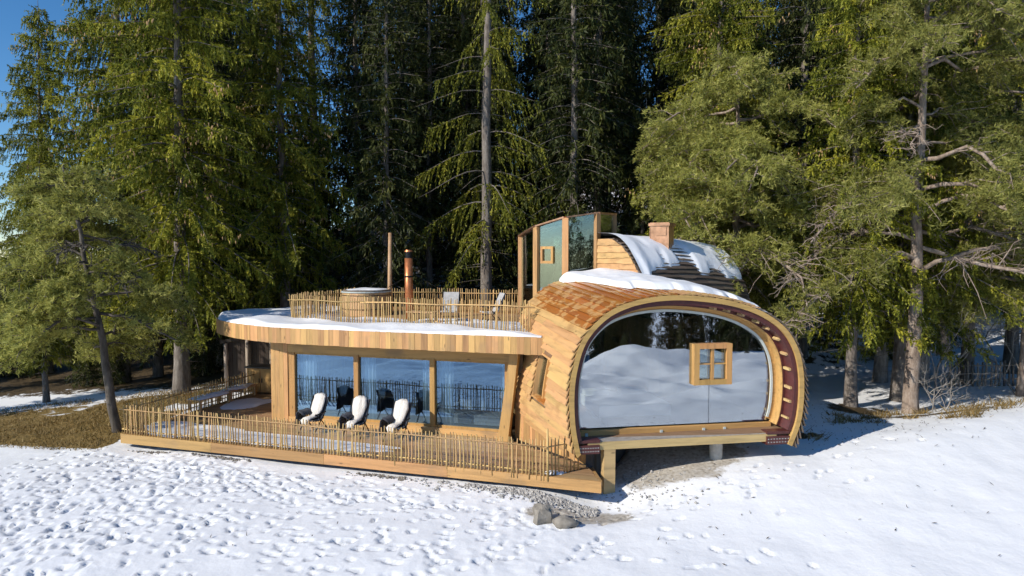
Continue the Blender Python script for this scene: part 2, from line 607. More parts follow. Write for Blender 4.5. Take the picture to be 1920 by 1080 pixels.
# ------------------------------------------------------------------ ground
def ground_z(x, y):
    x = np.asarray(x, float); y = np.asarray(y, float)
    z = -0.39 + 0 * x
    z = z - 0.055 * np.clip(17 - y, 0, 17) - 0.14 * np.clip(-y, 0, 400) + 3.0 * (fbm(x * .09 + 3, y * .09 + 8, 3) - .45) * sstep(6, -10, y) + 1.3 * (fbm(x * .33 + 3, y * .33 + 8, 3) - .45) * sstep(11, 6, y)
    z = z + 0.42 * sstep(1.5, 7.5, x) * sstep(12, 18, y) + 0.035 * np.clip(x - 6, 0, 40) * sstep(8, 20, y)
    # ridge of snow running off to the right of the pod
    yc = 18.9 + (x - 8.5) * 0.40
    z = z + 0.35 * np.exp(-((y - yc + 1.2) / 1.5) ** 2) * sstep(7.5, 12, x)
    z = z - 0.5 * sstep(0, 3, y - yc - 0.5) * sstep(9, 15, x)
    # left falls away a little
    z = z - 0.06 * np.clip(-12.5 - x, 0, 30) * (1 - 0.6 * sstep(28, 40, y))
    # hill behind
    sp = 0.35 * np.clip(y - 36, 0, 60)
    mid = sstep(-17 - sp, -7 - sp * .6, x) * (1 - sstep(13 + sp, 26 + sp * 1.3, x))
    hz = 0.42 * np.clip(y - 32.5, 0, 14) + 0.16 * np.clip(y - 46.5, 0, 25)
    z = z + 17 * sstep(72, 118, y) * sstep(-12, 12, x)
    z = z + mid * hz + (1 - mid) * (0.10 * np.clip(y - 35, 0, 40))
    # mound of earth under the pod
    z = z + 0.75 * np.exp(-(((x - 4.6) / 2.2) ** 2 + ((y - 20.6) / 1.9) ** 2))
    z = z - 0.28 * np.exp(-((x - 2.3) / 1.2) ** 2 - ((y - 16.4) / 1.0) ** 2)
    # hummocks on the open slope below
    z = z + 1.3 * np.exp(-((x - 17) / 5) ** 2 - ((y + 8) / 4) ** 2) + .9 * np.exp(-((x - 27) / 5) ** 2 - ((y + 15) / 4) ** 2)
    # undulation
    z = z + 0.16 * (fbm(x * 0.35, y * 0.35) - 0.47) + 0.035 * (fbm(x * 1.6 + 4, y * 1.6) - 0.47)
    # wind ripples
    z = z + 0.02 * (fbm(x * 0.9 + 40, y * 3.0) - 0.47)
    # trampled snow on the left and below the terrace
    tr_ = sstep(0.45, 0.62, fbm(x * .22 + 9, y * .22 + 2, 3)) * sstep(6, -6, x) * sstep(9, 11, y) * (1 - sstep(20, 22, y))
    z = z + tr_ * 0.17 * (np.abs(fbm(x * 3.4 + 31, y * 3.4 + 17, 3) - .47) - .08)
    # kept below terrace and house floor
    u = (x - DFL.x) * DEX.x + (y - DFL.y) * DEX.y
    w = (x - DFL.x) * DEY.x + (y - DFL.y) * DEY.y
    inside = sstep(-0.25, 0.25, u + 0.25 * w * 0) * sstep(-0.3, 0.1, w) * (1 - sstep(DLEN - 0.2, DLEN + 0.3, u)) * (1 - sstep(12.5, 14, w))
    z = z * (1 - inside) + np.minimum(z, -0.36) * inside
    return z


def gz(x, y):
    return float(ground_z(np.array([x]), np.array([y]))[0])


def axis_pts(segs):
    out = [segs[0][0]]
    for a, b, st in segs:
        n = max(1, int(round((b - a) / st)))
        out += list(np.linspace(a, b, n + 1)[1:])
    return np.array(out)


gx = axis_pts([(-900, -120, 60), (-120, -40, 8), (-40, -17, 0.5), (-17, 18, 0.055), (18, 40, 0.4), (40, 120, 8), (120, 900, 60)])
gy = axis_pts([(-900, -120, 60), (-120, -20, 4), (-20, 9, .5), (9, 12, 0.10), (12, 22, 0.055), (22, 36, 0.22), (36, 70, 1.0), (70, 150, 4), (150, 900, 60)])
GX, GY = np.meshgrid(gx, gy)
GZ = ground_z(GX, GY)
PRINT = np.zeros_like(GX)       # packed wet snow in each print, with the hollow's shade painted into its tint
# footprints: oval pits with a raised lip, laid as tracks
ix0 = lambda v: int(np.searchsorted(gx, v)); iy0 = lambda v: int(np.searchsorted(gy, v))


def print_pit(x, y, ang, ln=0.17, wd=0.085, dep=0.07):
    """a boot print: heel and toe hollows, ragged rim"""
    r = 0.42
    a, b = ix0(x - r), ix0(x + r); c, d = iy0(y - r), iy0(y + r)
    if b - a < 3 or d - c < 3: return
    X = GX[c:d, a:b] - x; Y = GY[c:d, a:b] - y
    u = X * math.cos(ang) + Y * math.sin(ang); v = -X * math.sin(ang) + Y * math.cos(ang)
    nz = .75 + .55 * fbm(GX[c:d, a:b] * 9 + x, GY[c:d, a:b] * 9, 2)
    q1 = np.sqrt(((u - ln * .42) / (ln * .68)) ** 2 + (v / wd) ** 2) * nz; q2 = np.sqrt(((u + ln * .55) / (ln * .5)) ** 2 + (v / (wd * .8)) ** 2) * nz
    q = np.minimum(q1, q2)
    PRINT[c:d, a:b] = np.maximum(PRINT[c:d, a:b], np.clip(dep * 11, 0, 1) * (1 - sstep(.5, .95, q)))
    GZ[c:d, a:b] += -dep * (1 - sstep(0.45, 1.15, q)) + 0.10 * dep * np.exp(-((q - 1.4) / 0.3) ** 2)


def track(x0, y0, x1, y1, n, jit=0.12, **kw):
    ang = math.atan2(y1 - y0, x1 - x0)
    for i in range(n):
        t = (i + random.uniform(-.25, .25)) / max(1, n - 1)
        side = (1 if i % 2 else -1) * 0.13
        x = x0 + (x1 - x0) * t - math.sin(ang) * side + random.gauss(0, jit)
        y = y0 + (y1 - y0) * t + math.cos(ang) * side + random.gauss(0, jit)
        if in_terrace(x, y): continue
        print_pit(x, y, ang + random.gauss(0, 0.35), random.uniform(.07, .145), random.uniform(.04, .075), random.uniform(.04, .09))


def in_terrace(x, y):
    p = Vector((x, y, 0)) - DFL
    return p.dot(DEY) > -0.35 and 0 < p.dot(DEX) < DLEN + 0.3


for k in range(26):      # the trampled band along the left
    x0 = random.uniform(-12, -6.5); track(x0, random.uniform(10.5, 13), x0 - random.uniform(-0.5, 4), random.uniform(17, 21.5), random.randint(14, 24), 0.3)
for k in range(20):      # across, below the terrace
    y0 = random.uniform(12.5, 17.5); track(-12 + random.uniform(-2, 3), y0 + 2, random.uniform(-2, 3), y0 - random.uniform(-0.5, 2.5), random.randint(16, 30), 0.25)
for k in range(6):
    o = random.uniform(0.6, 1.8)
    a = DFL + DEX * random.uniform(-1, 2) - DEY * o; b = DFL + DEX * random.uniform(8, 13.5) - DEY * o * random.uniform(.8, 1.4)
    track(a.x, a.y, b.x, b.y, 36, 0.15)
track(1.5, 15.2, 6, 16.6, 18, 0.12); track(5.6, 16.8, 11.5, 19.2, 16, 0.2); track(2, 14.6, -0.5, 11.5, 12, 0.15)
track(0.5, 14.5, -3.5, 11.2, 14, 0.2); track(6.5, 12.2, 3.2, 14.8, 11, 0.2); track(3.8, 15.4, 9, 17.4, 14, 0.4)
for k in range(120):     # odd prints and fallen lumps
    x = random.uniform(-14, 4) if k < 170 else random.uniform(4, 16); y = random.uniform(10.5, 20)
    if not in_terrace(x, y):
        print_pit(x, y, random.uniform(0, 3), random.uniform(.06, .17), random.uniform(.05, .09), random.uniform(.025, .08) * (1 if random.random() < .8 else -.6))

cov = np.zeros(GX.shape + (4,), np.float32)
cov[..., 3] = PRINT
# dry grass slope at the left of the terrace
line = (GY - 20.3) + (GX + 13.0) * 0.32
g = sstep(0.0, 0.9, line) * (1 - sstep(-12.9, -12.2, GX)) * (1 - sstep(27.0, 34.0, GY - (GX + 13) * 0.35)) * sstep(-40, -30, GX) * (1 - .6 * sstep(.54, .66, fbm(GX * .45 + 2, GY * .45 + 5, 3)))
cov[..., 0] = np.clip(g * 1.0, 0, 1) * 0.95
# bare earth under and in front of the pod, gravel at the deck foot
d1 = ((GX - 4.1) / 2.6) ** 2 + ((GY - 18.9) / 2.2) ** 2
d2 = ((GX - 1.6) / 1.7) ** 2 + ((GY - 15.75) / 0.75) ** 2
cov[..., 1] = np.clip(np.maximum(1.25 - d1, 1.05 - d2), 0, 1)
# litter and needles under the trees on the right, and in the wood
d3 = np.minimum(((GX - 14) / 3.2) ** 2 + ((GY - 22.6) / 0.8) ** 2, ((GX - 12.5) / 1.6) ** 2 + ((GY - 24.5) / 1.4) ** 2)
d4 = ((GX - 8.4) / 1.6) ** 2 + ((GY - 20.0) / 0.55) ** 2
wl = 0.50 * sstep(29, 34, GY) * (1 - sstep(16, 22, GX)) + 0.25 * sstep(30, 36, GY)
wl = wl + .5 * sstep(28.5, 31.5, GY) * (1 - sstep(-13, -11, GX))
cov[..., 2] = np.clip(np.maximum(np.maximum(0.72 - 0.5 * d3, 0.62 - 0.5 * d4), 0.72 * wl), 0, 1)
GZ += (np.random.default_rng(5).random(GZ.shape) - .5) * 0.03 * (cov[..., 0] > .5)

nx, ny = len(gx), len(gy)
me = bpy.data.meshes.new('ground')
me.vertices.add(nx * ny)
me.vertices.foreach_set('co', np.stack([GX, GY, GZ], -1).astype(np.float32).ravel())
ii = (np.arange(ny - 1)[:, None] * nx + np.arange(nx - 1)[None]).ravel()
quads = np.stack([ii, ii + 1, ii + nx + 1, ii + nx], 1).astype(np.int32)
me.loops.add(quads.size); me.loops.foreach_set('vertex_index', quads.ravel())
me.polygons.add(len(quads)); me.polygons.foreach_set('loop_start', np.arange(len(quads), dtype=np.int32) * 4)
me.update(calc_edges=True)
me.polygons.foreach_set('use_smooth', np.ones(len(quads), bool))
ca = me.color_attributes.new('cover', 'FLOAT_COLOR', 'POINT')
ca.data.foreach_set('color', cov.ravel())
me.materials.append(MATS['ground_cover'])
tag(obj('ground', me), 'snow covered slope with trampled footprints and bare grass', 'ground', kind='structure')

# ------------------------------------------------------------------ terrace deck
deck = thing('terrace_deck', (-5, 18.6, -0.4), 'wide plank terrace deck with pale edge beam in front of the chalet', 'terrace')
PL = 0.145
# left edge of the deck runs back to BL
BL = Vector((-10.05, 28.42, 0))
lslope = ((BL - DFL).dot(DEX)) / ((BL - DFL).dot(DEY))
rw = 1.12
rslope_end = (Vector((2.07, 17.51, 0)) - DFR).dot(DEX) / (Vector((2.07, 17.51, 0)) - DFR).dot(DEY)
ROWS = 58
lw_facade = (CO - DFL).dot(DEY)
col_u = (H(8.2, 0) - DFL).dot(DEX); col_w = (H(8.2, 0) - DFL).dot(DEY)
pod_p = Vector((-0.1, 20.2, 0)) - DFL; pod_q = Vector((2.07, 17.51, 0)) - DFL
for r in range(ROWS):
    w0 = r * PL + 0.05; w1 = w0 + PL - 0.008; wm = (w0 + w1) / 2
    ul = lslope * wm + 0.03
    if wm < rw:
        ur = DLEN + rslope_end * wm - 0.03
    elif wm < lw_facade + 0.02:
        t = (wm - pod_q.dot(DEY)) / (pod_p.dot(DEY) - pod_q.dot(DEY))
        ur = pod_q.dot(DEX) + t * (pod_p.dot(DEX) - pod_q.dot(DEX)) - 0.02
    else:
        ur = col_u + (wm - col_w) * 0.0 - 0.02
    u = ul
    first = True
    while u < ur - 0.05:
        ln = random.uniform(1.5, 4.5) if first else random.uniform(3.4, 4.6)
        first = False
        e = min(u + ln, ur)
        if ur - e < 0.5: e = ur
        o = DFL + DEX * u + DEY * w0
        MB().box(o, DEX, DEY, 0, e - u - 0.006, 0, w1 - w0, -0.03, random.uniform(-0.002, 0.002)).build('plank', 'deck_wood', deck)
        u = e
# edge beams in lengths
us = [0, 3.4, 7.2, 10.9, DLEN]
for k in range(4):
    MB().box(DFL, DEX, DEY, us[k] + .004, us[k + 1] - .004, -0.03, 0.04, -0.27, 0.012).build('edge_beam', 'larch_along', deck)
d = (BL - DFL).normalized(); dn = Vector((-d.y, d.x, 0))
MB().box(DFL, d, dn, 0.03, (BL - DFL).length, 0.0, 0.06, -0.27, 0.01).build('edge_beam', 'larch_along', deck)
d = (Vector((2.07, 17.51, 0)) - DFR).normalized(); dn = Vector((-d.y, d.x, 0))
MB().box(DFR, d, dn, 0.045, 1.12, -0.03, 0.03, -0.27, 0.011).build('edge_beam', 'larch_along', deck)
MB().prism([(DFL + DEX * .1 + DEY * .1).xy, (DFR - DEX * .1 + DEY * .1).xy, Vector((2.0, 17.45)), Vector((-0.1, 20.3)), H(8.2, 0.2).xy, H(8.2, 6.5).xy, (BL + DEX * .1).xy], -0.3, -0.036).build('joists', 'dark_wood', deck)


# ------------------------------------------------------------------ the chalet
chalet = thing('chalet', (0, 21.5, -0.4), 'timber chalet with flat snowy roof, rounded glass fronted pod and small glass tower', 'house')


def part(name, mb, mat, parent=None, smooth=False):
    return mb.build(name, mat, parent or chalet, smooth)


# --- lower storey
fac = part('front_wall', MB().box(CO, EL, EB, -0.30, 7.62, 0.0, 0.22, 2.32, 2.80), 'larch_along')
part('sill_beam', MB().box(CO, EL, EB, -0.2, 7.5, -0.06, 0.20, 0.0, 0.17), 'larch_along')
part('floor_slab', MB().prism([H(-0.3, .21).xy, H(8.1, .21).xy, H(8.1, 8.5).xy, H(-5, 8.5).xy, H(-5, 3).xy], -0.4, 0.02), 'interior_wood')
part('ceiling', MB().prism([H(0.1, .25).xy, H(8.0, .25).xy, H(8.0, 8.3).xy, H(-1, 8.3).xy], 2.62, 2.74), 'interior_wood')
part('inner_wall', MB().box(CO, EL, EB, -1, 8.0, 5.2, 5.3, 0.02, 2.62), 'interior_plaster')
part('inner_wall', MB().box(CO, EL, EB, -0.55, -0.45, 0.1, 5.2, 0.02, 2.62), 'interior_wood')
# column of vertical boards at the left corner
cor = part('corner_wall', MB().box(CO, EL, EB, 7.56, 8.18, 0.03, 0.6, -0.3, 2.74), 'larch_vertical')
for k in range(4):
    a0 = 7.55 + k * 0.16
    part('board', MB().box(CO, EL, EB, a0 + .003, a0 + .157, -0.012, 0.03, 0.0, 2.735), 'larch_vertical', cor)
for k in range(40):
    b0 = 0.0 + k * 0.16
    part('board', MB().box(CO, EL, EB, 8.18, 8.21, b0 + .003, b0 + .157, 0.0, 2.735), 'larch_vertical', cor)
part('side_wall', MB().box(CO, EL, EB, 8.0, 8.17, 0.6, 8.5, -0.3, 2.74), 'larch_vertical')
part('back_wall', MB().box(CO, EL, EB, -6, 8.0, 8.3, 8.5, -0.4, 2.74), 'larch_vertical')
# glazing: three big sliding panes
win = part('window_frame', MB().box(CO, EL, EB, 7.31, 7.545, 0.02, 0.18, 0.17, 2.33), 'frame_wood')
for a0, a1 in ((4.93, 5.09), (2.27, 2.43), (-0.2, -0.02)):
    part('mullion', MB().box(CO, EL, EB, a0, a1, 0.0, 0.18, 0.168, 2.325), 'frame_wood', win)
part('top_rail', MB().box(CO, EL, EB, -0.02, 7.31, 0.05, 0.16, 2.25, 2.33), 'frame_wood', win)
part('bottom_rail', MB().box(CO, EL, EB, -0.02, 7.31, 0.05, 0.16, 0.165, 0.24), 'frame_wood', win)
for a0, a1 in ((5.09, 7.31), (2.43, 4.93), (-0.02, 2.27)):
    part('pane', MB().box(CO, EL, EB, a0 - .01, a1 + .01, 0.10, 0.112, 0.235, 2.255), 'glass_room', win)
# leaning post at the right end of the glazing
pp = MB()
A0 = H(-0.06, -0.22, 0.0); A1 = H(-0.42, -0.22, 2.70)
pp.hexa([A0 + EL * x + EB * y for x, y in ((.16, -.12), (-.16, -.12), (-.16, .12), (.16, .12))] + [A1 + EL * x + EB * y for x, y in ((.13, -.12), (-.13, -.12), (-.13, .12), (.13, .12))])
part('leaning_post', pp, 'larch_vertical')
# plank wall under the pod, from the facade to the terrace end
wa = Vector((0.12, 20.38, 0)); wb = Vector((2.12, 17.60, 0))
wd = (wb - wa).normalized(); wn_ = Vector((-wd.y, wd.x, 0)); wl_ = (wb - wa).length
low = part('lower_wall', MB().box(wa, wd, wn_, 0, wl_, 0.0, 0.12, -0.5, .66), 'dark_wood')
k = 0.0
while k < wl_ - .05:
    wdt = random.uniform(.12, .17)
    part('board', MB().box(wa, wd, wn_, k + .003, min(k + wdt, wl_) - .003, -0.03 - random.uniform(0, .012), -0.002, 0.0, .70 + .45 * (1 - k / wl_)), 'larch_vertical', low)
    k += wdt
d = Vector((2.10, 17.53, 0)); e = Vector((3.6, 19.8, 0)); fd = (e - d).normalized(); fn = Vector((-fd.y, fd.x, 0))
part('foundation', MB().box(d, fd, fn, 0.0, (e - d).length, 0.01, 0.2, -0.9, 0.72), 'foundation')
bw = part('basement_window', MB().box(d, fd, fn, 0.55, 1.35, -0.04, 0.01, -0.32, -0.22), 'pink_frame')
part('frame', MB().box(d, fd, fn, 0.55, 0.62, -0.03, 0.01, -0.22, 0.35).box(d, fd, fn, 1.28, 1.35, -0.03, 0.01, -0.22, 0.35).box(d, fd, fn, 0.62, 1.28, -0.03, 0.01, 0.28, 0.35), 'pink_frame', bw)
part('pane', MB().box(d, fd, fn, 0.62, 1.28, -0.015, 0.005, -0.22, 0.28), 'linen', bw)

# --- flat roof with curved edge
RC, RL = catmull([(1.05, 19.15), (0.4, 19.33), (-2.5, 20.2), (-5.3, 21.1), (-7.7, 22.0), (-9.2, 23.05), (-10.3, 24.2), (-10.95, 25.3), (-11.15, 26.6), (-10.8, 28.2), (-10.0, 29.8), (-8.6, 31.2)], 400)


def rc(s):
    i = min(max(s / RL, 0), 1) * 399
    i0 = int(min(i, 398)); f = i - i0
    p = RC[i0] * (1 - f) + RC[i0 + 1] * f
    t = RC[i0 + 1] - RC[i0]; t = t / np.linalg.norm(t)
    return p, t, np.array([t[1], -t[0]])       # outward... sign fixed below


_p, _t, _n = rc(RL * .3)
RS = 1 if np.dot(_n, np.array([-0.3, -1.0])) > 0 else -1
roof_poly = [tuple(RC[i]) for i in range(0, 400, 6)] + [(-2, 31.5), (3.0, 30.0), (3.6, 24.5), (2.2, 22.0), (1.9, 20.5)]
roof = part('flat_roof', MB().prism(roof_poly, 2.76, 3.17), 'larch_along')
s = 0.0
while s < RL - 0.1:
    wdt = random.uniform(0.15, 0.22)
    p0, t0, n0 = rc(s + .002); p1, t1, n1 = rc(min(s + wdt, RL) - .002)
    o0 = 0.03 + random.uniform(0, .01)
    zb = 2.70 + random.uniform(-.008, .008); zt = 3.20 + random.uniform(-.004, .004)
    q = [(*(p0 + RS * n0 * o0), zb), (*(p1 + RS * n1 * o0), zb), (*(p1 + RS * n1 * .002), zb), (*(p0 + RS * n0 * .002), zb)]
    P = q + [(a, b, zt) for a, b, c in q]
    part('fascia_board', MB().hexa(P), 'larch_vertical', roof)
    s += wdt

# roof snow: follows the edge and thins inward
sn = MB(); ns, nw = 220, 26
for i in range(ns):
    s = 0.25 + (RL - 0.3) * i / (ns - 1)
    p, t, n = rc(s)
    n = n * RS
    wmax = 2.6 + 0.9 * vnoise(s * 0.7, 3.3) + 1.3 * sstep(8, 11, s)
    w0 = -0.03 + 0.10 * max(0, vnoise(s * 1.5, 8.1) - 0.45) * 2 + (0.25 * max(0, vnoise(s * .6 + 5, 1.2) - .6) * 2)
    for j in range(nw):
        f = j / (nw - 1)
        w = w0 + (wmax - w0) * f ** 1.4
        th = (0.05 + 0.20 * vnoise(s * 0.55 + 2, w * 0.9) ** 1.5) * (0.25 + .75 * sstep(0, 0.10, f)) * (1 - sstep(0.75, 1.0, f)) + 0.03 * vnoise(s * 3, w * 3) * sstep(0, .1, f)
        th *= .25 + .75 * sstep(.3, 1.6, s)
        if j == 0: th = 0.0
        q = p - n * w
        sn.v.append((q[0], q[1], 3.168 + th + (0.002 if 0 < j < nw - 1 else -.01)))
for i in range(ns - 1):
    for j in range(nw - 1):
        a = i * nw + j
        sn.f.append([a, a + 1, a + nw + 1, a + nw])
o = sn.build('roof_snow', 'snow', smooth=True)
tag(o, 'band of snow lying along the curved edge of the flat roof', 'snow', kind='stuff')

# ------------------------------------------------------------------ pod (rounded shell)
A10 = R(10)
PEX = Vector((math.cos(A10), math.sin(A10), 0)); PEY = Vector((-math.sin(A10), math.cos(A10), 0))
PF = Vector((1.5, 16.9, 0)); PAX = Vector((-1.05, 4.1, 0.30))
prof_pts = [(0.12, 0.45), (0.07, 0.55), (-0.06, 1.24), (-0.09, 2.05), (-0.01, 2.71), (0.20, 3.36), (0.57, 3.84), (1.06, 4.19), (1.76, 4.42), (2.61, 4.51), (3.48, 4.46), (4.37, 4.31), (5.13, 4.04), (5.75, 3.62), (6.11, 3.10), (6.28, 2.53), (6.32, 1.82), (6.24, 1.1), (6.0, 0.47)]
NP = 241
PR, PLEN = catmull(prof_pts, NP)
tang = np.gradient(PR, axis=0); tang /= np.linalg.norm(tang, axis=1)[:, None]
PN = np.stack([-tang[:, 1], tang[:, 0]], 1)        # outward for a left-to-right run over the top
CREST = int(np.argmax(PR[:, 1]))
LCREST = CREST / (NP - 1) * PLEN


def pod(l, t, off=0.0):
    """point on the shell: l arc length from the lower left, t 0..1 front to back, off outward"""
    i = min(max(l / PLEN, 0), 1) * (NP - 1)
    i0 = int(min(i, NP - 2)); f = i - i0
    p = PR[i0] * (1 - f) + PR[i0 + 1] * f
    n = PN[i0] * (1 - f) + PN[i0 + 1] * f
    p = p + n * off
    kx = -0.48 * max(t, 0) * float(1 - sstep(0.6, 2.7, p[1])) if p[0] < 2.5 else 0.0
    return PF + PEX * (float(p[0]) + kx) + Vector((0, 0, float(p[1]))) + PAX * t


def ring(name, off0, off1, t0, t1, mat, parent, l0=0.0, l1=None, n=110, smooth=False):
    """a bent bar following the shell section: between two offsets and two depths"""
    l1 = PLEN if l1 is None else l1
    m = MB()
    for i in range(n + 1):
        l = l0 + (l1 - l0) * i / n
        m.v += [tuple(pod(l, t0, off0)), tuple(pod(l, t0, off1)), tuple(pod(l, t1, off1)), tuple(pod(l, t1, off0))]
    for i in range(n):
        a = i * 4
        for k in range(4):
            m.f.append([a + k, a + (k + 1) % 4, a + 4 + (k + 1) % 4, a + 4 + k])
    m.f += [[3, 2, 1, 0], [n * 4, n * 4 + 1, n * 4 + 2, n * 4 + 3]]
    return part(name, m, mat, parent, smooth)


# opening in the left wall for a small window
WL0, WL1, WT0, WT1 = 0.95, 2.15, 0.34, 0.60
shell = ring('pod_shell', -0.02, -0.10, 0.02, 1.25, 'interior_wood', chalet, WL1, None)
ring('shell_panel', -0.02, -0.10, 0.02, 1.25, 'interior_wood', shell, 0.0, WL0, 12)
ring('shell_panel', -0.02, -0.10, 0.02, WT0, 'interior_wood', shell, WL0, WL1, 12)
ring('shell_panel', -0.02, -0.10, WT1, 1.25, 'interior_wood', shell, WL0, WL1, 12)
l = 0.0
row = 0
while l < PLEN - 0.06:
    left = l < LCREST
    ex = random.uniform(.175, .215) if left else random.uniform(.15, .18)
    l1 = min(l + ex, PLEN)
    t = -0.012 - random.uniform(0, .008)
    tend = 1.22
    while t < tend - 0.02:
        dt = random.uniform(.5, 1.0) if left else random.uniform(.3, .6)
        te = min(t + dt, tend)
        if tend - te < .08: te = tend
        segs = [(t, te)]
        if left and l1 > WL0 and l < WL1:
            segs = [(a, b) for a, b in ((t, min(te, WT0)), (max(t, WT1), te)) if b - a > 0.01]
        for (a, b) in segs:
            m = MB(); nc = 6; jt = random.uniform(-.006, .006); lk = 1 - .5 * float(sstep(2.8, 4.8, l))
            for c in range(nc + 1):
                tt = a + .0012 + (b - a - .0024) * c / nc
                wob = 0.05 * (vnoise(tt * 9 + row * 3.7, row * 5.3) - .5)
                if left:
                    lo, hi = l - .015 + wob, l1 + .05
                    m.v += [tuple(pod(lo, tt, .11 * lk + jt)), tuple(pod(hi, tt, .022)), tuple(pod(hi, tt, .0)), tuple(pod(lo, tt, .078 * lk + jt))]
                else:
                    lo, hi = l - .05, l1 + .03 + wob
                    k_out = .075 + (.10 * sstep(0.0, 1.8, l - (PLEN - 2.9)) if l > PLEN - 2.9 else 0)
                    m.v += [tuple(pod(lo, tt, .02)), tuple(pod(hi, tt, k_out)), tuple(pod(hi, tt, k_out - .03)), tuple(pod(lo, tt, .0))]
            for c in range(nc):
                q = c * 4
                for k in range(4): m.f.append([q + k, q + (k + 1) % 4, q + 4 + (k + 1) % 4, q + 4 + k])
            m.f += [[3, 2, 1, 0], [nc * 4, nc * 4 + 1, nc * 4 + 2, nc * 4 + 3]]
            tm = (a + b) / 2
            # snow melt has soaked the upper boards
            lim = 3.0 + 0.45 * tm
            wet = left and (l > lim) and tm < 1.0
            mt = 'larch_wet' if wet else ('larch_shell' if l < LCREST + 2.2 else 'shingle_wood')
            part('cladding_board', m, mt, shell)
        t = te
    l = l1
    row += 1
# the window in the left wall: reveal, sill, post, pane
pw = ring('side_window', 0.03, -0.02, WT0, WT0 + .008, 'larch_vertical', chalet, WL0, WL1, 10)
ring('jamb', 0.03, -0.16, WT1 - .006, WT1 + .002, 'larch_vertical', pw, WL0, WL1, 10)
ring('jamb', -0.02, -0.16, WT0, WT0 + .006, 'larch_vertical', pw, WL0, WL1, 10)
ring('mullion', -0.06, -0.14, .47, .485, 'frame_wood', pw, WL0, WL1, 10)
ring('sill', 0.05, -0.16, WT0, WT1, 'larch_wet', pw, WL0 - .03, WL0 + .02, 2)
ring('head', 0.03, -0.16, WT0, WT1, 'larch_vertical', pw, WL1 - .02, WL1 + .03, 2)
ring('panel', -0.12, -0.13, WT0 + .006, .47, 'frame_wood', pw, WL0, WL1, 10)
ring('pane', -0.10, -0.112, .485, WT1 - .006, 'glass_small', pw, WL0, WL1, 10)

# front arch: rim, steel bands, ribs and blocks
arch = ring('rim', 0.0, -0.13, -0.016, 0.02, 'rim_wood', chalet)
ring('steel_arch', -0.13, -0.235, 0.0, 0.02, 'steel_maroon', arch, 0.35, PLEN - .35)
ring('steel_web', -0.235, -0.25, 0.0, 0.10, 'steel_maroon', arch, 0.35, PLEN - .35)
ring('inner_steel_arch', -0.25, -0.33, 0.085, 0.10, 'steel_maroon', arch, 0.35, PLEN - .35)
ring('lining', -0.33, -0.35, 0.085, 0.16, 'rim_wood', arch, 0.35, PLEN - .35)
lr = PLEN - 0.65
while lr > LCREST + .9:
    ring('wood_block', -0.25, -0.31, 0.02, 0.080, 'glulam', arch, lr - .07, lr, 2)
    lr -= random.uniform(.38, .55)
glz = ring('glazing_frame', -0.35, -0.50, 0.150, 0.172, 'rim_wood', chalet, 0.42, PLEN - .42)
ring('seal', -0.46, -0.525, 0.143, 0.150, 'seal', glz, 0.46, PLEN - .46)
# glass sheet: one big pane, jointed by a slim dark bar
gp = [PR[i] + PN[i] * -0.50 for i in range(int(.05 * NP), int(.95 * NP), 3)]
gp = [p for p in gp if p[1] > 0.965]
gp = [np.array([gp[0][0], 0.96])] + gp + [np.array([gp[-1][0], 0.96])]
GT = 0.162


def pane_from(poly, t, th, name, mat, parent):
    m = MB(); n = len(poly)
    for tt in (t, t + th):
        for p in poly: m.v.append(tuple(PF + PEX * float(p[0]) + Vector((0, 0, float(p[1]))) + PEY * tt))
    m.f = [list(range(n)), list(range(n, 2 * n))[::-1]] + [(i, n + i, n + (i + 1) % n, (i + 1) % n) for i in range(n)]
    return part(name, m, mat, parent)


def podc(s, z, d):      # front-plane coordinates, d metres behind the front plane
    return PF + PEX * s + PEY * d + Vector((0, 0, z))


gp = [p + np.array([-0.10, 0.045]) for p in gp]
JS = 3.98
lp = [p for p in gp if p[0] <= JS - .01]; rp = [p for p in gp if p[0] > JS + .01]


def ztop(s):
    best = [p for p in gp if p[1] > 2.0]
    xs = [p[0] for p in best]; zs = [p[1] for p in best]
    return float(np.interp(s, xs, zs))


lp = lp + [np.array([JS - .004, ztop(JS)]), np.array([JS - .004, gp[0][1]])]
rp = [np.array([JS + .004, gp[0][1]]), np.array([JS + .004, ztop(JS)])] + rp
pane_from(lp, 0.655, 0.02, 'pane', 'glass_pod', glz)
pane_from(rp, 0.655, 0.02, 'pane', 'glass_pod', glz)
m = MB(); m.box(podc(0, 0, 0), PEX, PEY, JS - .012, JS + .012, 0.66, 0.70, 1.0, ztop(JS)); part('glazing_joint', m, 'black_metal', glz)
# small casement set in the big glass
cs = part('casement_frame', MB().box(podc(0, 0, 0), PEX, PEY, 3.48, 3.63, .50, .70, 2.06, 3.16), 'frame_wood')
O0 = podc(0, 0, 0)
for nm, b in (('stile', (4.41, 4.56, .50, .70, 2.06, 3.16)), ('top_rail', (3.63, 4.41, .502, .70, 3.03, 3.158)), ('bottom_rail', (3.63, 4.41, .502, .70, 2.062, 2.20)), ('sash', (3.98, 4.06, .54, .66, 2.20, 3.03)), ('muntin', (3.63, 3.98, .56, .62, 2.60, 2.635)), ('muntin', (4.06, 4.41, .56, .62, 2.60, 2.635))):
    part(nm, MB().box(O0, PEX, PEY, *b), 'frame_wood', cs)
for a, b in ((3.63, 3.98), (4.06, 4.41)):
    for c, d in ((2.20, 2.60), (2.635, 3.03)):
        part('pane', MB().box(O0, PEX, PEY, a, b, .585, .597, c, d), 'glass_small', cs)
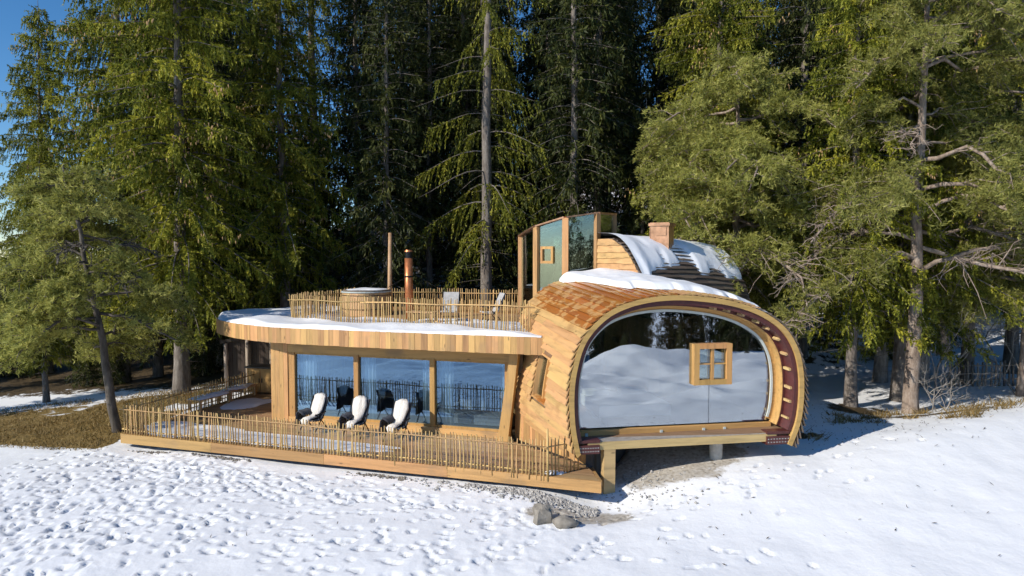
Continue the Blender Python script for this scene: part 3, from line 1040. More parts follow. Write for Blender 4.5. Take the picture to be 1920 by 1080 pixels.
# sill, flashing, beam, brackets, posts
sb = part('sill_board', MB().box(O0, PEX, PEY, 0.36, 5.75, .55, .68, 0.74, 0.965), 'rim_wood')
for s_ in (.5, 2.55, 3.75, 4.35):
    part('clip', MB().box(O0, PEX, PEY, s_, s_ + .07, .52, .55, .80, .90), 'seal', sb)
part('flashing', MB().box(O0, PEX, PEY, .5, 5.55, .06, .55, .795, .815), 'flashing')
part('front_beam', MB().box(O0, PEX, PEY, .42, 5.6, .02, .40, .60, .793), 'glulam')
for s0, s1 in ((.18, .72), (5.30, 5.95)):
    br = MB().box(O0, PEX, PEY, s0, s1, -.03, .5, .52, .74).box(O0, PEX, PEY, s0 + .02, s1 + .02, .0, .3, .79, .86)
    b_ = part('steel_bracket', br, 'steel_maroon')
    bm_ = MB()
    for r_ in range(2):
        for c_ in range(8):
            q = s0 + .04 + (s1 - s0 - .08) * c_ / 7
            bm_.box(O0, PEX, PEY, q - .011, q + .011, -.04, -.03, .575 + r_ * .085, .597 + r_ * .085)
    part('bolts', bm_, 'seal', b_)
part('front_post', MB().box(podc(1.0, 0, .16), PEX, PEY, -.15, .15, -.13, .13, -0.95, .598), 'glulam')
m = MB(); c = podc(4.15, 0, .55); m.tube([(c.x, c.y, -.5), (c.x, c.y, .62)], .17, 16); part('round_column', m, 'concrete')
# floor, underside and back wall of the pod
m = MB()
P = [pod(0.25, .02, -.10), pod(PLEN - .25, .02, -.10), pod(PLEN - .25, 1.25, -.10), pod(0.25, 1.25, -.10)]
m.add([p + Vector((0, 0, -.10)) for p in P] + [p + Vector((0, 0, .08)) for p in P], [(3, 2, 1, 0), (4, 5, 6, 7), (0, 1, 5, 4), (1, 2, 6, 5), (2, 3, 7, 6), (3, 0, 4, 7)])
part('pod_floor', m, 'interior_wood')
m = MB(); pts = [pod(l_, 1.22, -.06) for l_ in np.linspace(.1, PLEN - .1, 60)]
m.v = [tuple(p) for p in pts]; m.f = [list(range(60))]
part('pod_back_wall', m, 'interior_wood')

# pod roof snow
m = MB(); ni, nj = 130, 24
tops = []
for i in range(ni):
    l_ = 4.45 + (PLEN - 4.45 - 2.55) * i / (ni - 1)
    fl = i / (ni - 1)
    tlo = float(np.interp(l_, [4.45, 4.7, 5.0, 5.2, 5.6, 7.0, 8.5], [1.02, .92, .62, .30, .13, .06, .035])) + 0.06 * vnoise(l_ * 2.1, 4.4) + 0.16 * max(0, vnoise(l_ * 3.1, 9.9) - .5) + .035 * vnoise(l_ * 11, 2.2)
    thi = 1.18
    for j in range(nj):
        g_ = j / (nj - 1); tt = tlo + (thi - tlo) * g_
        e_ = sstep(0, .10, g_) * sstep(0, .07, fl) * (1 - sstep(.93, 1, fl))
        th = .10 + (.07 + .09 * vnoise(l_ * 1.5, tt * 6) + .03 * vnoise(l_ * 5, tt * 20)) * e_ ** .6
        if j == 0 or i == 0 or i == ni - 1: th = .05
        m.v.append(tuple(pod(l_, tt, th)))
for i in range(ni - 1):
    for j in range(nj - 1):
        a = i * nj + j; m.f.append([a, a + nj, a + nj + 1, a + 1])
tag(m.build('pod_snow', 'snow', smooth=True), 'thick snow cap on top of the rounded pod', 'snow', kind='stuff')

# ------------------------------------------------------------------ glass tower
tp = [(0.30, 24.0, 6.22), (0.83, 23.0, 6.52), (1.74, 22.3, 6.78), (2.80, 22.6, 6.94), (3.58, 24.0, 6.98), (2.9, 25.4, 6.8), (1.1, 25.3, 6.5)]
tbase = [3.18, 3.18, 3.18, 3.18, 3.18, 3.18, 3.18]
tw = part('tower_base', MB().prism([p[:2] for p in tp], 3.17, 3.5), 'dark_wood')
for i, (x, y, z) in enumerate(tp):
    nx_, ny_, nz_ = tp[(i + 1) % 7]; px_, py_, pz_ = tp[i - 1]
    dv = Vector((nx_ - px_, ny_ - py_, 0)).normalized(); dn_ = Vector((-dv.y, dv.x, 0))
    wdt = .10 if i in (1, 2, 3) else .07
    part('post', MB().box((x, y, 0), dv, dn_, -wdt, wdt, -.08, .08, 3.5, z - .04), 'larch_vertical', tw)
for i in range(7):
    a = Vector(tp[i]); b = Vector(tp[(i + 1) % 7])
    part('copper_rim', MB().bar(a - Vector((0, 0, .02)), b - Vector((0, 0, .02)), .22, .05), 'copper', tw)
    d_ = (b - a); d_.z = 0; ln_ = d_.length; d_.normalize(); n_ = Vector((-d_.y, d_.x, 0))
    A = Vector((a.x, a.y, 0)) + d_ * .08; B = Vector((b.x, b.y, 0)) - d_ * .08
    P = [A + n_ * -.008, B + n_ * -.008, B + n_ * .008, A + n_ * .008]
    zl = 3.5 if i in (0, 1, 2, 6, 5, 4) else 6.1
    m = MB().hexa([p + Vector((0, 0, zl)) for p in P] + [P[0] + Vector((0, 0, a.z - .06)), P[1] + Vector((0, 0, b.z - .06)), P[2] + Vector((0, 0, b.z - .06)), P[3] + Vector((0, 0, a.z - .06))])
    part('pane', m, 'glass_tower', tw)
part('tower_roof', MB().prism([(p[0] * .96 + .08, p[1] * .96 + 23.8 * .04) for p in tp], [p[2] - .30 for p in tp], [p[2] - .22 for p in tp]), 'dark_wood', tw)
# back wall lining inside the tower and little framed window
part('inner_wall', MB().bar((2.75, 23.3, 4.9), (3.35, 24.4, 4.9), .06, 2.6), 'interior_wood', tw)
part('inner_wall', MB().bar((0.75, 24.3, 4.9), (1.5, 24.9, 4.9), .06, 2.6), 'olive_cloth', tw)
a = Vector(tp[1]); b = Vector(tp[2]); d_ = (b - a); d_.z = 0; d_.normalize(); n_ = Vector((-d_.y, d_.x, 0)); O1 = Vector((a.x, a.y, 0))
sw = part('small_window', MB().box(O1, d_, n_, .20, .28, -.07, .06, 5.25, 5.82), 'frame_wood', tw)
for b4 in ((.62, .70, -.07, .06, 5.25, 5.82), (.28, .62, -.068, .06, 5.73, 5.818), (.28, .62, -.068, .06, 5.252, 5.34)):
    sw2 = part('small_window_rail', MB().box(O1, d_, n_, *b4), 'frame_wood', tw)

# gable of lapped boards and curved shingle roof behind
GB = Vector((.6, -.8, 0)); GA = Vector((.8, .6, 0)); G0 = Vector((2.80, 22.55, 0))
gprof, gl_ = catmull([(-2.6, 4.0), (-2.3, 4.9), (-1.7, 5.6), (-1.0, 5.95), (0.0, 6.08), (.55, 6.06), (.95, 5.95), (1.3, 5.70), (1.6, 5.38), (1.85, 5.02), (2.05, 4.66), (2.25, 4.1), (2.35, 3.6)], 90)


def gq(z):      # how far the profile reaches at height z on the near side
    pts = [p for p in gprof if p[0] > .2]
    zs = [p[1] for p in pts][::-1]; qs = [p[0] for p in pts][::-1]
    return float(np.interp(z, zs, qs))


gab = part('gable_wall', MB().add([tuple(G0 + GB * float(p[0]) + GA * .06 + Vector((0, 0, float(p[1]) - .03))) for p in gprof], [list(range(90))]), 'dark_wood')
z = 4.1; k = 0
while z < 6.0:
    hgt = random.uniform(.17, .24); z1 = min(z + hgt, 6.04)
    q0, q1 = gq(z) - .03, gq(z1) - .03
    m = MB(); nc = 9
    for c in range(nc + 1):
        f = c / nc; wob = .04 * (vnoise(f * 7 + k * 3.1, k * 2.7) - .5)
        x0 = .02 + (q0 - .02) * f; x1 = .02 + (q1 - .02) * f
        for (q, zz, of) in ((x0, z + wob, -.05), (x1, z1 + .03, -.012), (x1, z1 + .03, .02), (x0, z + wob, -.015)):
            m.v.append(tuple(G0 + GB * q + GA * of + Vector((0, 0, zz))))
    for c in range(nc):
        a = c * 4
        for j in range(4): m.f.append([a + j, a + (j + 1) % 4, a + 4 + (j + 1) % 4, a + 4 + j])
    m.f += [[3, 2, 1, 0], [nc * 4 + i for i in range(4)]]
    part('board', m, 'larch_shell', gab)
    z = z1; k += 1


def rear(l, a, off=0.0):
    i = min(max(l / gl_, 0), 1) * 89; i0 = int(min(i, 88)); f = i - i0
    p = gprof[i0] * (1 - f) + gprof[i0 + 1] * f
    tg = gprof[min(i0 + 1, 89)] - gprof[max(i0 - 1, 0)]; tg = tg / np.linalg.norm(tg)
    p = p + np.array([-tg[1], tg[0]]) * off
    return G0 + GB * float(p[0]) + GA * a + Vector((0, 0, float(p[1]) - .55 * max(0, a / 7.5) ** 2.2))


m = MB(); na = 16
for i in range(na):
    for j in range(60): m.v.append(tuple(rear(gl_ * j / 59, .0 + 5.2 * i / (na - 1), 0)))
for i in range(na - 1):
    for j in range(59):
        a = i * 60 + j; m.f.append([a, a + 60, a + 61, a + 1])
m.f.append([(na - 1) * 60 + j for j in range(60)])
rr = part('rear_roof', m, 'shingle_wood', smooth=False)
LTOP = float(np.interp(.3, gprof[:, 0], np.linspace(0, gl_, 90)))
l = LTOP + .35; k = 0
while l < gl_ - .1:
    l1 = l + .17; a = -.06 + random.uniform(-.02, .02)
    while a < 5.2:
        e = min(a + random.uniform(.55, 1.0), 5.24)
        m = MB(); nc = 4
        for c in range(nc + 1):
            aa = a + .004 + (e - a - .008) * c / nc; wob = .05 * (vnoise(aa * 3 + k, k * 1.7) - .5)
            for (ll, of) in ((l - .05, .012), (l1 + .02 + wob, .075), (l1 + .02 + wob, .045), (l - .05, .0)):
                m.v.append(tuple(rear(ll, aa, of)))
        for c in range(nc):
            q = c * 4
            for j in range(4): m.f.append([q + j, q + (j + 1) % 4, q + 4 + (j + 1) % 4, q + 4 + j])
        m.f += [[3, 2, 1, 0], [nc * 4 + i for i in range(4)]]
        part('shingle', m, 'shingle_wood', rr)
        a = e
    l = l1; k += 1
# snow on the rear roof
m = MB(); ni, nj = 70, 26
for i in range(ni):
    a = -.02 + 5.2 * i / (ni - 1)
    llo = LTOP - 1.6
    lhi = LTOP + 1.9 + .40 * vnoise(a * 1.1, 6.6) + .10 * vnoise(a * 3, 2) + .8 * (1 - sstep(0.1, .55, a)) - .45 * sstep(1.3, 1.7, a) * (1 - sstep(2.4, 3.0, a))
    for j in range(nj):
        g_ = j / (nj - 1)
        th = .06 + .045 * (sstep(0, .08, g_) * (1 - sstep(.88, 1, g_))) + .03 * vnoise(a * 2, g_ * 6)
        if j in (0, nj - 1): th = .03
        th += .05 * (1 - sstep(.3, .7, a))
        th -= .06 * sstep(.55, .7, vnoise(a * 2.2 + 7, g_ * 5)) * sstep(.45, .8, g_)
        m.v.append(tuple(rear(llo + (lhi - llo) * g_, a, th)))
for i in range(ni - 1):
    for j in range(nj - 1):
        q = i * nj + j; m.f.append([q, q + nj, q + nj + 1, q + 1])
tag(m.build('rear_roof_snow', 'snow', smooth=True), 'snow sheet on the curved shingle roof around the copper chimney', 'snow', kind='stuff')
# body under the rear roof
b0 = [G0 + GB * 2.2 + GA * .1, G0 + GB * 2.2 + GA * 5.0, G0 - GB * 2.4 + GA * 5.0, G0 - GB * 2.4 + GA * .1]
part('rear_wall', MB().prism([(p.x, p.y) for p in b0], -0.5, 4.1), 'larch_vertical')
# chimney
cc = G0 + GB * 1.0 + GA * 2.05
ca, cb = Vector((.87, -.49, 0)), Vector((.49, .87, 0))
ch = part('chimney', MB().box(cc, ca, cb, -.31, .31, -.31, .31, 5.0, 6.50), 'copper')
part('cap', MB().box(cc, ca, cb, -.36, .36, -.36, .36, 6.50, 6.59).box(cc, ca, cb, -.32, .32, -.32, .32, 6.59, 6.61), 'copper', ch)
part('hatch', MB().box(cc, ca, cb, -.10, .24, -.335, -.31, 6.18, 6.45), 'copper', ch)
part('seam', MB().box(cc, ca, cb, -.325, -.30, -.325, -.30, 5.0, 6.5).box(cc, ca, cb, .30, .325, -.325, -.30, 5.0, 6.5), 'copper', ch)
#CONT
# ------------------------------------------------------------------ stake fences
def stake_meshes(h, r, n, mat, prefix):
    out = []
    for k in range(n):
        pts = []; rad = []
        bx, by = random.uniform(-.03, .03), random.uniform(-.02, .02)
        hh = h * random.uniform(.96, 1.04)
        for i in range(4):
            f = i / 3
            pts.append((bx * math.sin(f * 3.1) + random.gauss(0, .005), by * math.sin(f * 2.7), hh * f))
            rad.append(r * (1.12 - .30 * f) * random.uniform(.9, 1.1))
        m = MB().tube(pts, rad, 5)
        out.append(make_mesh(prefix, m.v, m.f, mat, True))
    return out


ST = stake_meshes(1.02, .020, 8, 'stake_wood', 'stake')
STG = stake_meshes(1.1, .045, 6, 'grey_wood', 'grey_stake')


def fence(label, pts, zf, spacing, meshes, rail_h, loc, rail=True, dz=-.06, rail2=None, lean=.022, mat='stake_wood', name='stake_fence', group=None, rr=.018, out=None):
    t = thing(name, loc, label, 'fence', group)
    tot = 0
    for a, b in zip(pts[:-1], pts[1:]):
        a = Vector((a[0], a[1], 0)); b = Vector((b[0], b[1], 0)); ln = (b - a).length; d = (b - a).normalized()
        n = max(2, int(ln / spacing))
        nrm = Vector((-d.y, d.x, 0))
        for i in range(n):
            p = a + d * (ln * (i + .5) / n + random.uniform(-.02, .02)) + nrm * random.uniform(-.012, .012)
            z = zf(p.x, p.y) if callable(zf) else zf
            o = obj('stake', random.choice(meshes), t)
            o.location = (p.x, p.y, z + dz)
            o.rotation_euler = (random.gauss(0, lean * .5), random.gauss(0, lean), random.uniform(0, 6.28))
            o.scale = (1, 1, random.uniform(.97, 1.03))
            tot += 1
        for rh, of in ([(rail_h, -.035)] + ([(rail2, .03)] if rail2 else [])):
            m = MB(); k = max(3, int(ln / 1.2)); P = []; Rr = []
            for i in range(k + 1):
                p = a + d * (ln * i / k) + nrm * of
                z = (zf(p.x, p.y) if callable(zf) else zf) + dz
                P.append((p.x, p.y, z + rh + random.gauss(0, .012))); Rr.append(rr * random.uniform(.8, 1.15))
            P[0] = tuple(Vector(P[0]) - d * random.uniform(.02, .14)); P[-1] = tuple(Vector(P[-1]) + d * random.uniform(.02, .12))
            m.tube(P, Rr, 6)
            m.build('rail', mat, t, True)
    return t


FP = Vector((0.86, 16.78, 0))
fa = DFL + DEX * .06 + DEY * .04
fence('long pale stake fence along the front edge of the lower terrace', [fa.xy, FP.xy], 0, .098, ST, .86, (-5.5, 18.8, 0), dz=-.10, rail2=.22)
fe = Vector((1.75, 17.35, 0))
f2 = fence('short return of stake fence closing the terrace end under the pod', [FP.xy, fe.xy], 0, .115, ST, .80, (1.3, 17, 0), dz=-.05)
m = MB().tube([(FP.x + .03, FP.y - .02, -.1), (FP.x + .02, FP.y - .02, 1.22)], [.03, .026], 8); m.build('corner_post', 'stake_wood', f2, True)
fence('stake fence running back along the left side of the terrace', [(DFL + DEX * .05 + DEY * .15).xy, (BL + DEX * .06).xy], 0, .125, ST, .86, (-11, 24.5, 0), dz=-.08, rail2=.25)
RF0, RF1 = (-7.80, 24.0), (0.62, 20.42)
RB0, RB1 = (-6.6, 28.9), (0.35, 27.6)
fence('stake fence along the front of the roof terrace', [RF0, (-4.9, 22.6), (-2.0, 21.45), RF1], 3.17, .088, ST, .84, (-3.5, 22, 3.2), dz=-.04, rr=.022)
fence('stake fence across the back of the roof terrace', [RB0, (-3, 28.6), RB1], 3.17, .095, ST, .84, (-3, 28.5, 3.2), dz=-.04)
fence('stake fence at the left end of the roof terrace beside the hot tub', [RF0, (-7.5, 26.5), RB0], 3.17, .11, ST, .84, (-7.4, 26.5, 3.2), dz=-.04)
fence('weathered grey paling fence at the wood edge beyond the tree trunks', [(18.6, 28.9), (21.5, 28.4), (26, 27.8)], lambda x, y: gz(x, y), .17, STG, .95, (22, 28.4, 0), rail2=.35, mat='grey_wood', rr=.03)
# roof terrace boards
rt = thing('roof_terrace', (-3.5, 25, 3.17), 'plank floor of the roof terrace inside the stake fences', 'terrace')
for r_ in range(36):
    w0 = r_ * .15
    a = Vector((-7.6, 24.05, 0)); d_ = Vector((.925, -.38, 0)).normalized(); n_ = Vector((-d_.y, d_.x, 0))
    MB().box(a, d_, n_, .1 - w0 * .2 + w0 * .28, 8.6, w0 + .06, w0 + .202, 3.172, 3.198).build('plank', 'deck_wood', rt)

# hand-shaped snow patches
def snow_patch(name, cx, cy, rx, ry, ang, z, th, label, seed=0):
    m = MB(); nr, na_ = 8, 44
    m.v.append((cx, cy, z + th))
    for i in range(1, nr + 1):
        for j in range(na_):
            a = 2 * math.pi * j / na_
            k = .62 + .65 * vnoise(3 + 1.6 * math.cos(a) + seed, 3 + 1.6 * math.sin(a)) + .18 * vnoise(9 + 5 * math.cos(a), seed + 5 * math.sin(a))
            f = i / nr
            x, y = rx * k * f * math.cos(a), ry * k * f * math.sin(a)
            X = cx + x * math.cos(ang) - y * math.sin(ang); Y = cy + x * math.sin(ang) + y * math.cos(ang)
            hh = th * (1 - f ** 4) * (.5 + .8 * vnoise(X * 2.2, Y * 2.2)) if i < nr else -.006
            m.v.append((X, Y, z + hh + .006))
    for j in range(na_):
        m.f.append([0, 1 + j, 1 + (j + 1) % na_])
        for i in range(nr - 1):
            a = 1 + i * na_; m.f.append([a + j, a + na_ + j, a + na_ + (j + 1) % na_, a + (j + 1) % na_])
    return tag(m.build(name, 'snow', smooth=True), label, 'snow', kind='stuff')


snow_patch('snow_patch', -6.9, 20.15, 3.9, .55, -TH, .004, .05, 'long melting strip of snow on the terrace behind the front fence', 1)
snow_patch('snow_patch', -10.3, 21.4, 1.6, .8, -TH - .1, .004, .05, 'patch of snow in the left corner of the terrace', 2)
snow_patch('snow_patch', -9.9, 25.2, 1.0, .7, 1.2, .004, .04, 'patch of snow beside the left terrace fence', 3)
snow_patch('snow_patch', 1.1, 17.05, .28, .12, .2, .004, .07, 'small lump of snow at the terrace corner stake', 4)
snow_patch('snow_patch', -1.2, 23.2, 2.3, 1.1, -.4, 3.2, .08, 'snow patch on the roof terrace around the deck chairs', 5)
snow_patch('snow_patch', -5.4, 24.4, 1.7, 1.0, -.4, 3.2, .06, 'snow patch on the roof terrace in front of the hot tub', 6)

# ------------------------------------------------------------------ lounge chairs with fleeces on the terrace
def local(cx, cy, cz, face):
    f = Vector((math.cos(face), math.sin(face), 0)); s = Vector((-f.y, f.x, 0))
    return lambda x, y, z: Vector((cx, cy, cz)) + f * x + s * y + Vector((0, 0, z))


def lounge_chair(cx, cy, cz, face, label, group, cloth='grey_cloth', fleece=None, throw=None):
    L = local(cx, cy, cz, face)
    t = thing('folding_chair', (cx, cy, cz), label, 'chair', group)
    for sd in (-.29, .29):
        MB().tube([L(-.42, sd, 0), L(-.08, sd, .38), L(.20, sd, .62)], .017, 6).build('leg', 'black_metal', t, True)
        MB().tube([L(.30, sd, 0), L(.0, sd, .33), L(-.22, sd, .58), L(-.46, sd, 1.06)], .017, 6).build('leg', 'black_metal', t, True)
        MB().tube([L(-.26, sd * 1.1, .62), L(.26, sd * 1.1, .60)], .022, 6).build('armrest', 'black_metal', t, True)
    m = MB()
    m.v = [tuple(L(x, y, z)) for (x, z) in ((.30, .41), (.05, .37), (-.17, .39), (-.17, .43), (.05, .41), (.30, .45)) for y in (-.27, .27)]
    m.f = [(0, 1, 3, 2), (2, 3, 5, 4), (6, 7, 9, 8), (8, 9, 11, 10), (4, 5, 7, 6), (10, 11, 1, 0), (0, 2, 8, 10), (2, 4, 6, 8), (1, 11, 9, 3), (3, 9, 7, 5)]
    m.build('seat', cloth, t)
    m = MB()
    m.hexa([L(-.17, -.27, .42), L(-.17, .27, .42), L(-.21, .27, .42), L(-.21, -.27, .42), L(-.45, -.27, 1.05), L(-.45, .27, 1.05), L(-.49, .27, 1.04), L(-.49, -.27, 1.04)])
    m.build('backrest', cloth, t)
    if fleece:
        # a sheepskin hanging over the backrest and down onto the seat
        path = [(-.52, .78), (-.555, .95), (-.50, 1.10), (-.42, 1.06), (-.33, .88), (-.24, .68), (-.13, .50), (.04, .47), (.22, .48), (.335, .44), (.36, .33)]
        wid = [.08, .13, .15, .19, .22, .20, .13, .12, .14, .12, .07]
        m = MB(); nc = 11
        for i, ((x, z), w) in enumerate(zip(path, wid)):
            for c in range(nc):
                f = c / (nc - 1) * 2 - 1
                e = .035 * math.sqrt(max(0, 1 - f * f)) + random.uniform(-.02, .02)
                m.v.append(tuple(L(x + e * .8, f * w * random.uniform(.82, 1.16) - .0, z + e * .6 - .02 * f * f)))
        for i in range(len(path) - 1):
            for c in range(nc - 1):
                a = i * nc + c; m.f.append([a, a + 1, a + nc + 1, a + nc])
        o = m.build('sheepskin', 'fleece', smooth=True)
        md = o.modifiers.new('thick', 'SOLIDIFY'); md.thickness = .035
        tag(o, fleece, 'sheepskin', 'sheepskins on the terrace chairs')
    if throw:
        # dark woven throw hanging over the arm
        m = MB(); nc = 7
        pth = [(.0, -.10, .56), (.0, -.22, .64), (.0, -.33, .68), (.0, -.375, .60), (.0, -.39, .42), (.0, -.395, .22)]
        for i, (x, y, z) in enumerate(pth):
            for c in range(nc):
                f = c / (nc - 1) - .5
                m.v.append(tuple(L(.04 + f * .50, y + .012 * math.sin(c * 2.1 + i), z + .01 * math.sin(c * 1.7))))
        for i in range(len(pth) - 1):
            for c in range(nc - 1):
                a = i * nc + c; m.f.append([a, a + 1, a + nc + 1, a + nc])
        o = m.build('throw', 'throw_cloth', smooth=True)
        md = o.modifiers.new('thick', 'SOLIDIFY'); md.thickness = .02
        tag(o, throw, 'blanket', 'dark throws on the terrace chairs')
        mm = MB()
        for (dx, dz_) in ((-.10, .0), (-.04, .04), (-.04, -.05), (.03, .0)):
            mm.hexa([L(.04 + dx + a, -.412 - b, .46 + dz_ + c) for c in (-.03, .03) for a, b in ((-.012, .004), (.012, .004), (.012, .0), (-.012, .0))])
        obj('motif', make_mesh('motif', mm.v, mm.f, 'motif'), o)
    return t


for k, (a_, b_, lab, fl, th_) in enumerate((
        (5.95, -1.05, 'dark folding chair under a sheepskin, leftmost of the three outside the glazing', 'white sheepskin on the leftmost terrace chair', 'dark patterned throw on the leftmost terrace chair'),
        (4.42, -1.08, 'dark folding chair under a sheepskin, middle of the three outside the glazing', 'white sheepskin on the middle terrace chair', 'dark patterned throw on the middle terrace chair'),
        (3.02, -1.12, 'dark folding chair under a sheepskin, nearest the pod of the three', 'white sheepskin on the terrace chair nearest the pod', 'dark patterned throw on the terrace chair nearest the pod'))):
    p = H(a_, b_)
    lounge_chair(p.x, p.y, 0.003, R((-112, -101, -107)[k]), lab, 'sheepskin chairs on the terrace', 'throw_cloth', fl, th_)
# two grey chairs on the roof
lounge_chair(-2.15, 23.3, 3.2, R(-95), 'grey canvas chair on the roof terrace facing the fence', 'grey chairs on the roof terrace')
lounge_chair(-0.75, 23.0, 3.2, R(-160), 'grey canvas chair on the roof terrace beside the glass tower', 'grey chairs on the roof terrace')
# low bench / table on the roof
def plank_table(cx, cy, cz, ang, lx, ly, h, label, cat, name, mat='tub_wood'):
    ex = Vector((math.cos(ang), math.sin(ang), 0)); ey = Vector((-ex.y, ex.x, 0)); o = Vector((cx, cy, cz))
    t = thing(name, (cx, cy, cz), label, cat)
    n = max(3, int(ly / .13))
    for i in range(n):
        MB().box(o, ex, ey, -lx / 2, lx / 2, -ly / 2 + ly * i / n + .004, -ly / 2 + ly * (i + 1) / n - .004, h - .04, h).build('plank', mat, t)
    for sx in (-1, 1):
        for sy in (-1, 1):
            MB().box(o + ex * sx * (lx / 2 - .07) + ey * sy * (ly / 2 - .07), ex, ey, -.035, .035, -.035, .035, 0, h - .042).build('leg', mat, t)
    return t


plank_table(-3.05, 23.2, 3.2, R(-20), 1.0, .5, .42, 'low plank table on the roof terrace between stove pipe and chairs', 'table', 'low_table')
# hot tub
tub = thing('hot_tub', (-5.75, 26.9, 3.2), 'round wooden hot tub with covered top on the roof terrace', 'hot tub')
for k in range(30):
    a0, a1 = 2 * math.pi * (k + .02) / 30, 2 * math.pi * (k + .98) / 30
    q = [(-5.75 + r_ * math.cos(a), 26.9 + r_ * math.sin(a)) for r_, a in ((.92, a0), (.92, a1), (.86, a1), (.86, a0))]
    MB().hexa([(x, y, 3.2) for x, y in q] + [(-5.75 + (x + 5.75) * 1.02, 26.9 + (y - 26.9) * 1.02 , 4.08) for x, y in q]).build('stave', 'tub_wood', tub)
for zz in (3.45, 3.98):
    m = MB(); m.tube([(-5.75 + .945 * math.cos(2 * math.pi * i / 40), 26.9 + .945 * math.sin(2 * math.pi * i / 40), zz) for i in range(41)], .012, 5, False); m.build('hoop', 'black_metal', tub, True)
m = MB().prism([(-5.75 + .97 * math.cos(2 * math.pi * i / 36), 26.9 + .97 * math.sin(2 * math.pi * i / 36)) for i in range(36)], 4.085, 4.125); m.build('rim_ring', 'seal', tub)
m = MB().prism([(-5.75 + .90 * math.cos(2 * math.pi * i / 36), 26.9 + .90 * math.sin(2 * math.pi * i / 36)) for i in range(36)], 4.126, 4.18); m.build('lid', 'grey_wood', tub)
# copper stove pipe with its stay, and the pole
sp_ = thing('stove_pipe', (-3.78, 25.0, 3.2), 'tall copper stove pipe with dark cowl beside the hot tub', 'chimney pipe')
m = MB().tube([(-3.78, 25.0, 3.2), (-3.78, 25.0, 5.42)], .15, 18); m.build('pipe', 'copper_pipe', sp_, True)
m = MB()
for k in range(3): m.tube([(-3.78, 25.0, 5.44 + k * .075), (-3.78, 25.0, 5.48 + k * .075)], .14, 18)
m.tube([(-3.78, 25.0, 5.42), (-3.78, 25.0, 5.64)], .10, 14); m.build('cowl', 'black_metal', sp_)
m = MB().tube([(-3.78, 25.0, 5.65), (-3.78, 25.0, 5.72)], [.16, .13], 18); m.build('cap', 'copper_pipe', sp_)
m = MB().tube([(-3.78, 25.0, 4.72), (-3.78, 25.0, 4.78)], .157, 18); m.build('band', 'black_metal', sp_)
m = MB().tube([(-3.84, 25.1, 4.75), (-4.75, 26.2, 4.3)], .012, 5); m.build('stay', 'black_metal', sp_)
m = MB().tube([(-4.88, 27.2, 3.2), (-4.87, 27.2, 4.6), (-4.84, 27.2, 6.42)], [.10, .085, .075], 10)
tag(m.build('wooden_pole', 'deck_wood', smooth=True), 'bare round wooden pole standing behind the hot tub', 'pole')
snow_patch('snow_patch', -5.75, 26.9, .75, .7, 0, 4.178, .05, 'thin snow on the hot tub lid', 8)

# ------------------------------------------------------------------ left end: screen wall, bar cabinet, loungers
sc_ = thing('timber_screen', (-10.6, 29.5, 0), 'dark timber screen wall with round posts behind the terrace', 'screen wall')
a = Vector((-12.4, 29.3, 0)); d_ = Vector((1, .12, 0)).normalized(); n_ = Vector((-d_.y, d_.x, 0))
for k in range(18):
    MB().box(a, d_, n_, k * .165 + .004, k * .165 + .16, 0, .03, -.4, 1.75 + .035 * k + random.uniform(-.02, .02)).build('board', 'dark_wood', sc_)
MB().bar(a + Vector((-.15, -.06, 1.80)), a + d_ * 3.1 + Vector((.1, -.06, 2.42)), .12, .14).build('beam', 'dark_wood', sc_)
for k in (0.1, 1.0, 2.0, 2.9):
    p = a + d_ * k
    MB().tube([(p.x, p.y - .14, -.4), (p.x, p.y - .14, 1.72 + k * .2)], .085, 10).build('post', 'grey_wood', sc_, True)
bc = thing('bar_cabinet', (-9.95, 27.6, 0), 'wooden outdoor bar cabinet with black lid by the side fence', 'cabinet')
o = Vector((-9.95, 27.4, 0)); ex = Vector((.97, -.22, 0)).normalized(); ey = Vector((-ex.y, ex.x, 0))
MB().box(o, ex, ey, -.62, .62, -.35, .35, 0.06, 1.02).build('body', 'frame_wood', bc)
MB().box(o, ex, ey, -.70, .70, -.42, .42, 1.02, 1.08).build('lid', 'black_metal', bc)
for k in (-1, 1):
    MB().box(o, ex, ey, k * .31 - .28, k * .31 + .28, -.372, -.35, .12, .96).build('door', 'frame_wood', bc)
    MB().box(o, ex, ey, k * .06 - .012, k * .06 + .012, -.395, -.372, .45, .62).build('handle', 'black_metal', bc)
for (x, y, an, lab, sd) in ((-11.0, 24.6, R(70), 'low plank bed base under snow, the one nearer the terrace corner', 11), (-10.6, 26.2, R(72), 'low plank bed base under snow, the one nearer the bar cabinet', 12)):
    plank_table(x, y, 0.003, an, 1.5, .62, .42, lab, 'lounger', 'plank_lounger', 'tub_wood')
    snow_patch('snow_cover', x, y, .78, .34, an, .423, .07, lab.replace('low plank bed base under snow,', 'snow cushion lying on the low plank bed,'), sd)

# ------------------------------------------------------------------ inside the glazed room and the pod
def curtain(a0, a1, lab):
    m = MB(); n = 26
    for i in range(n + 1):
        f = i / n; a = a0 + (a1 - a0) * f; b = .34 + .05 * math.sin(f * (a1 - a0) * 46) + .01 * math.sin(f * 31)
        m.v += [tuple(H(a, b, .05)), tuple(H(a0 + (a1 - a0) * (.5 + (f - .5) * .92), b * .95, 1.3)), tuple(H(a, b, 2.55))]
    for i in range(n):
        q = i * 3
        m.f += [[q, q + 3, q + 4, q + 1], [q + 1, q + 4, q + 5, q + 2]]
    o = m.build('curtain', 'curtain_cloth', smooth=True)
    md = o.modifiers.new('thick', 'SOLIDIFY'); md.thickness = .01
    tag(o, lab, 'curtain', 'curtains behind the big panes')


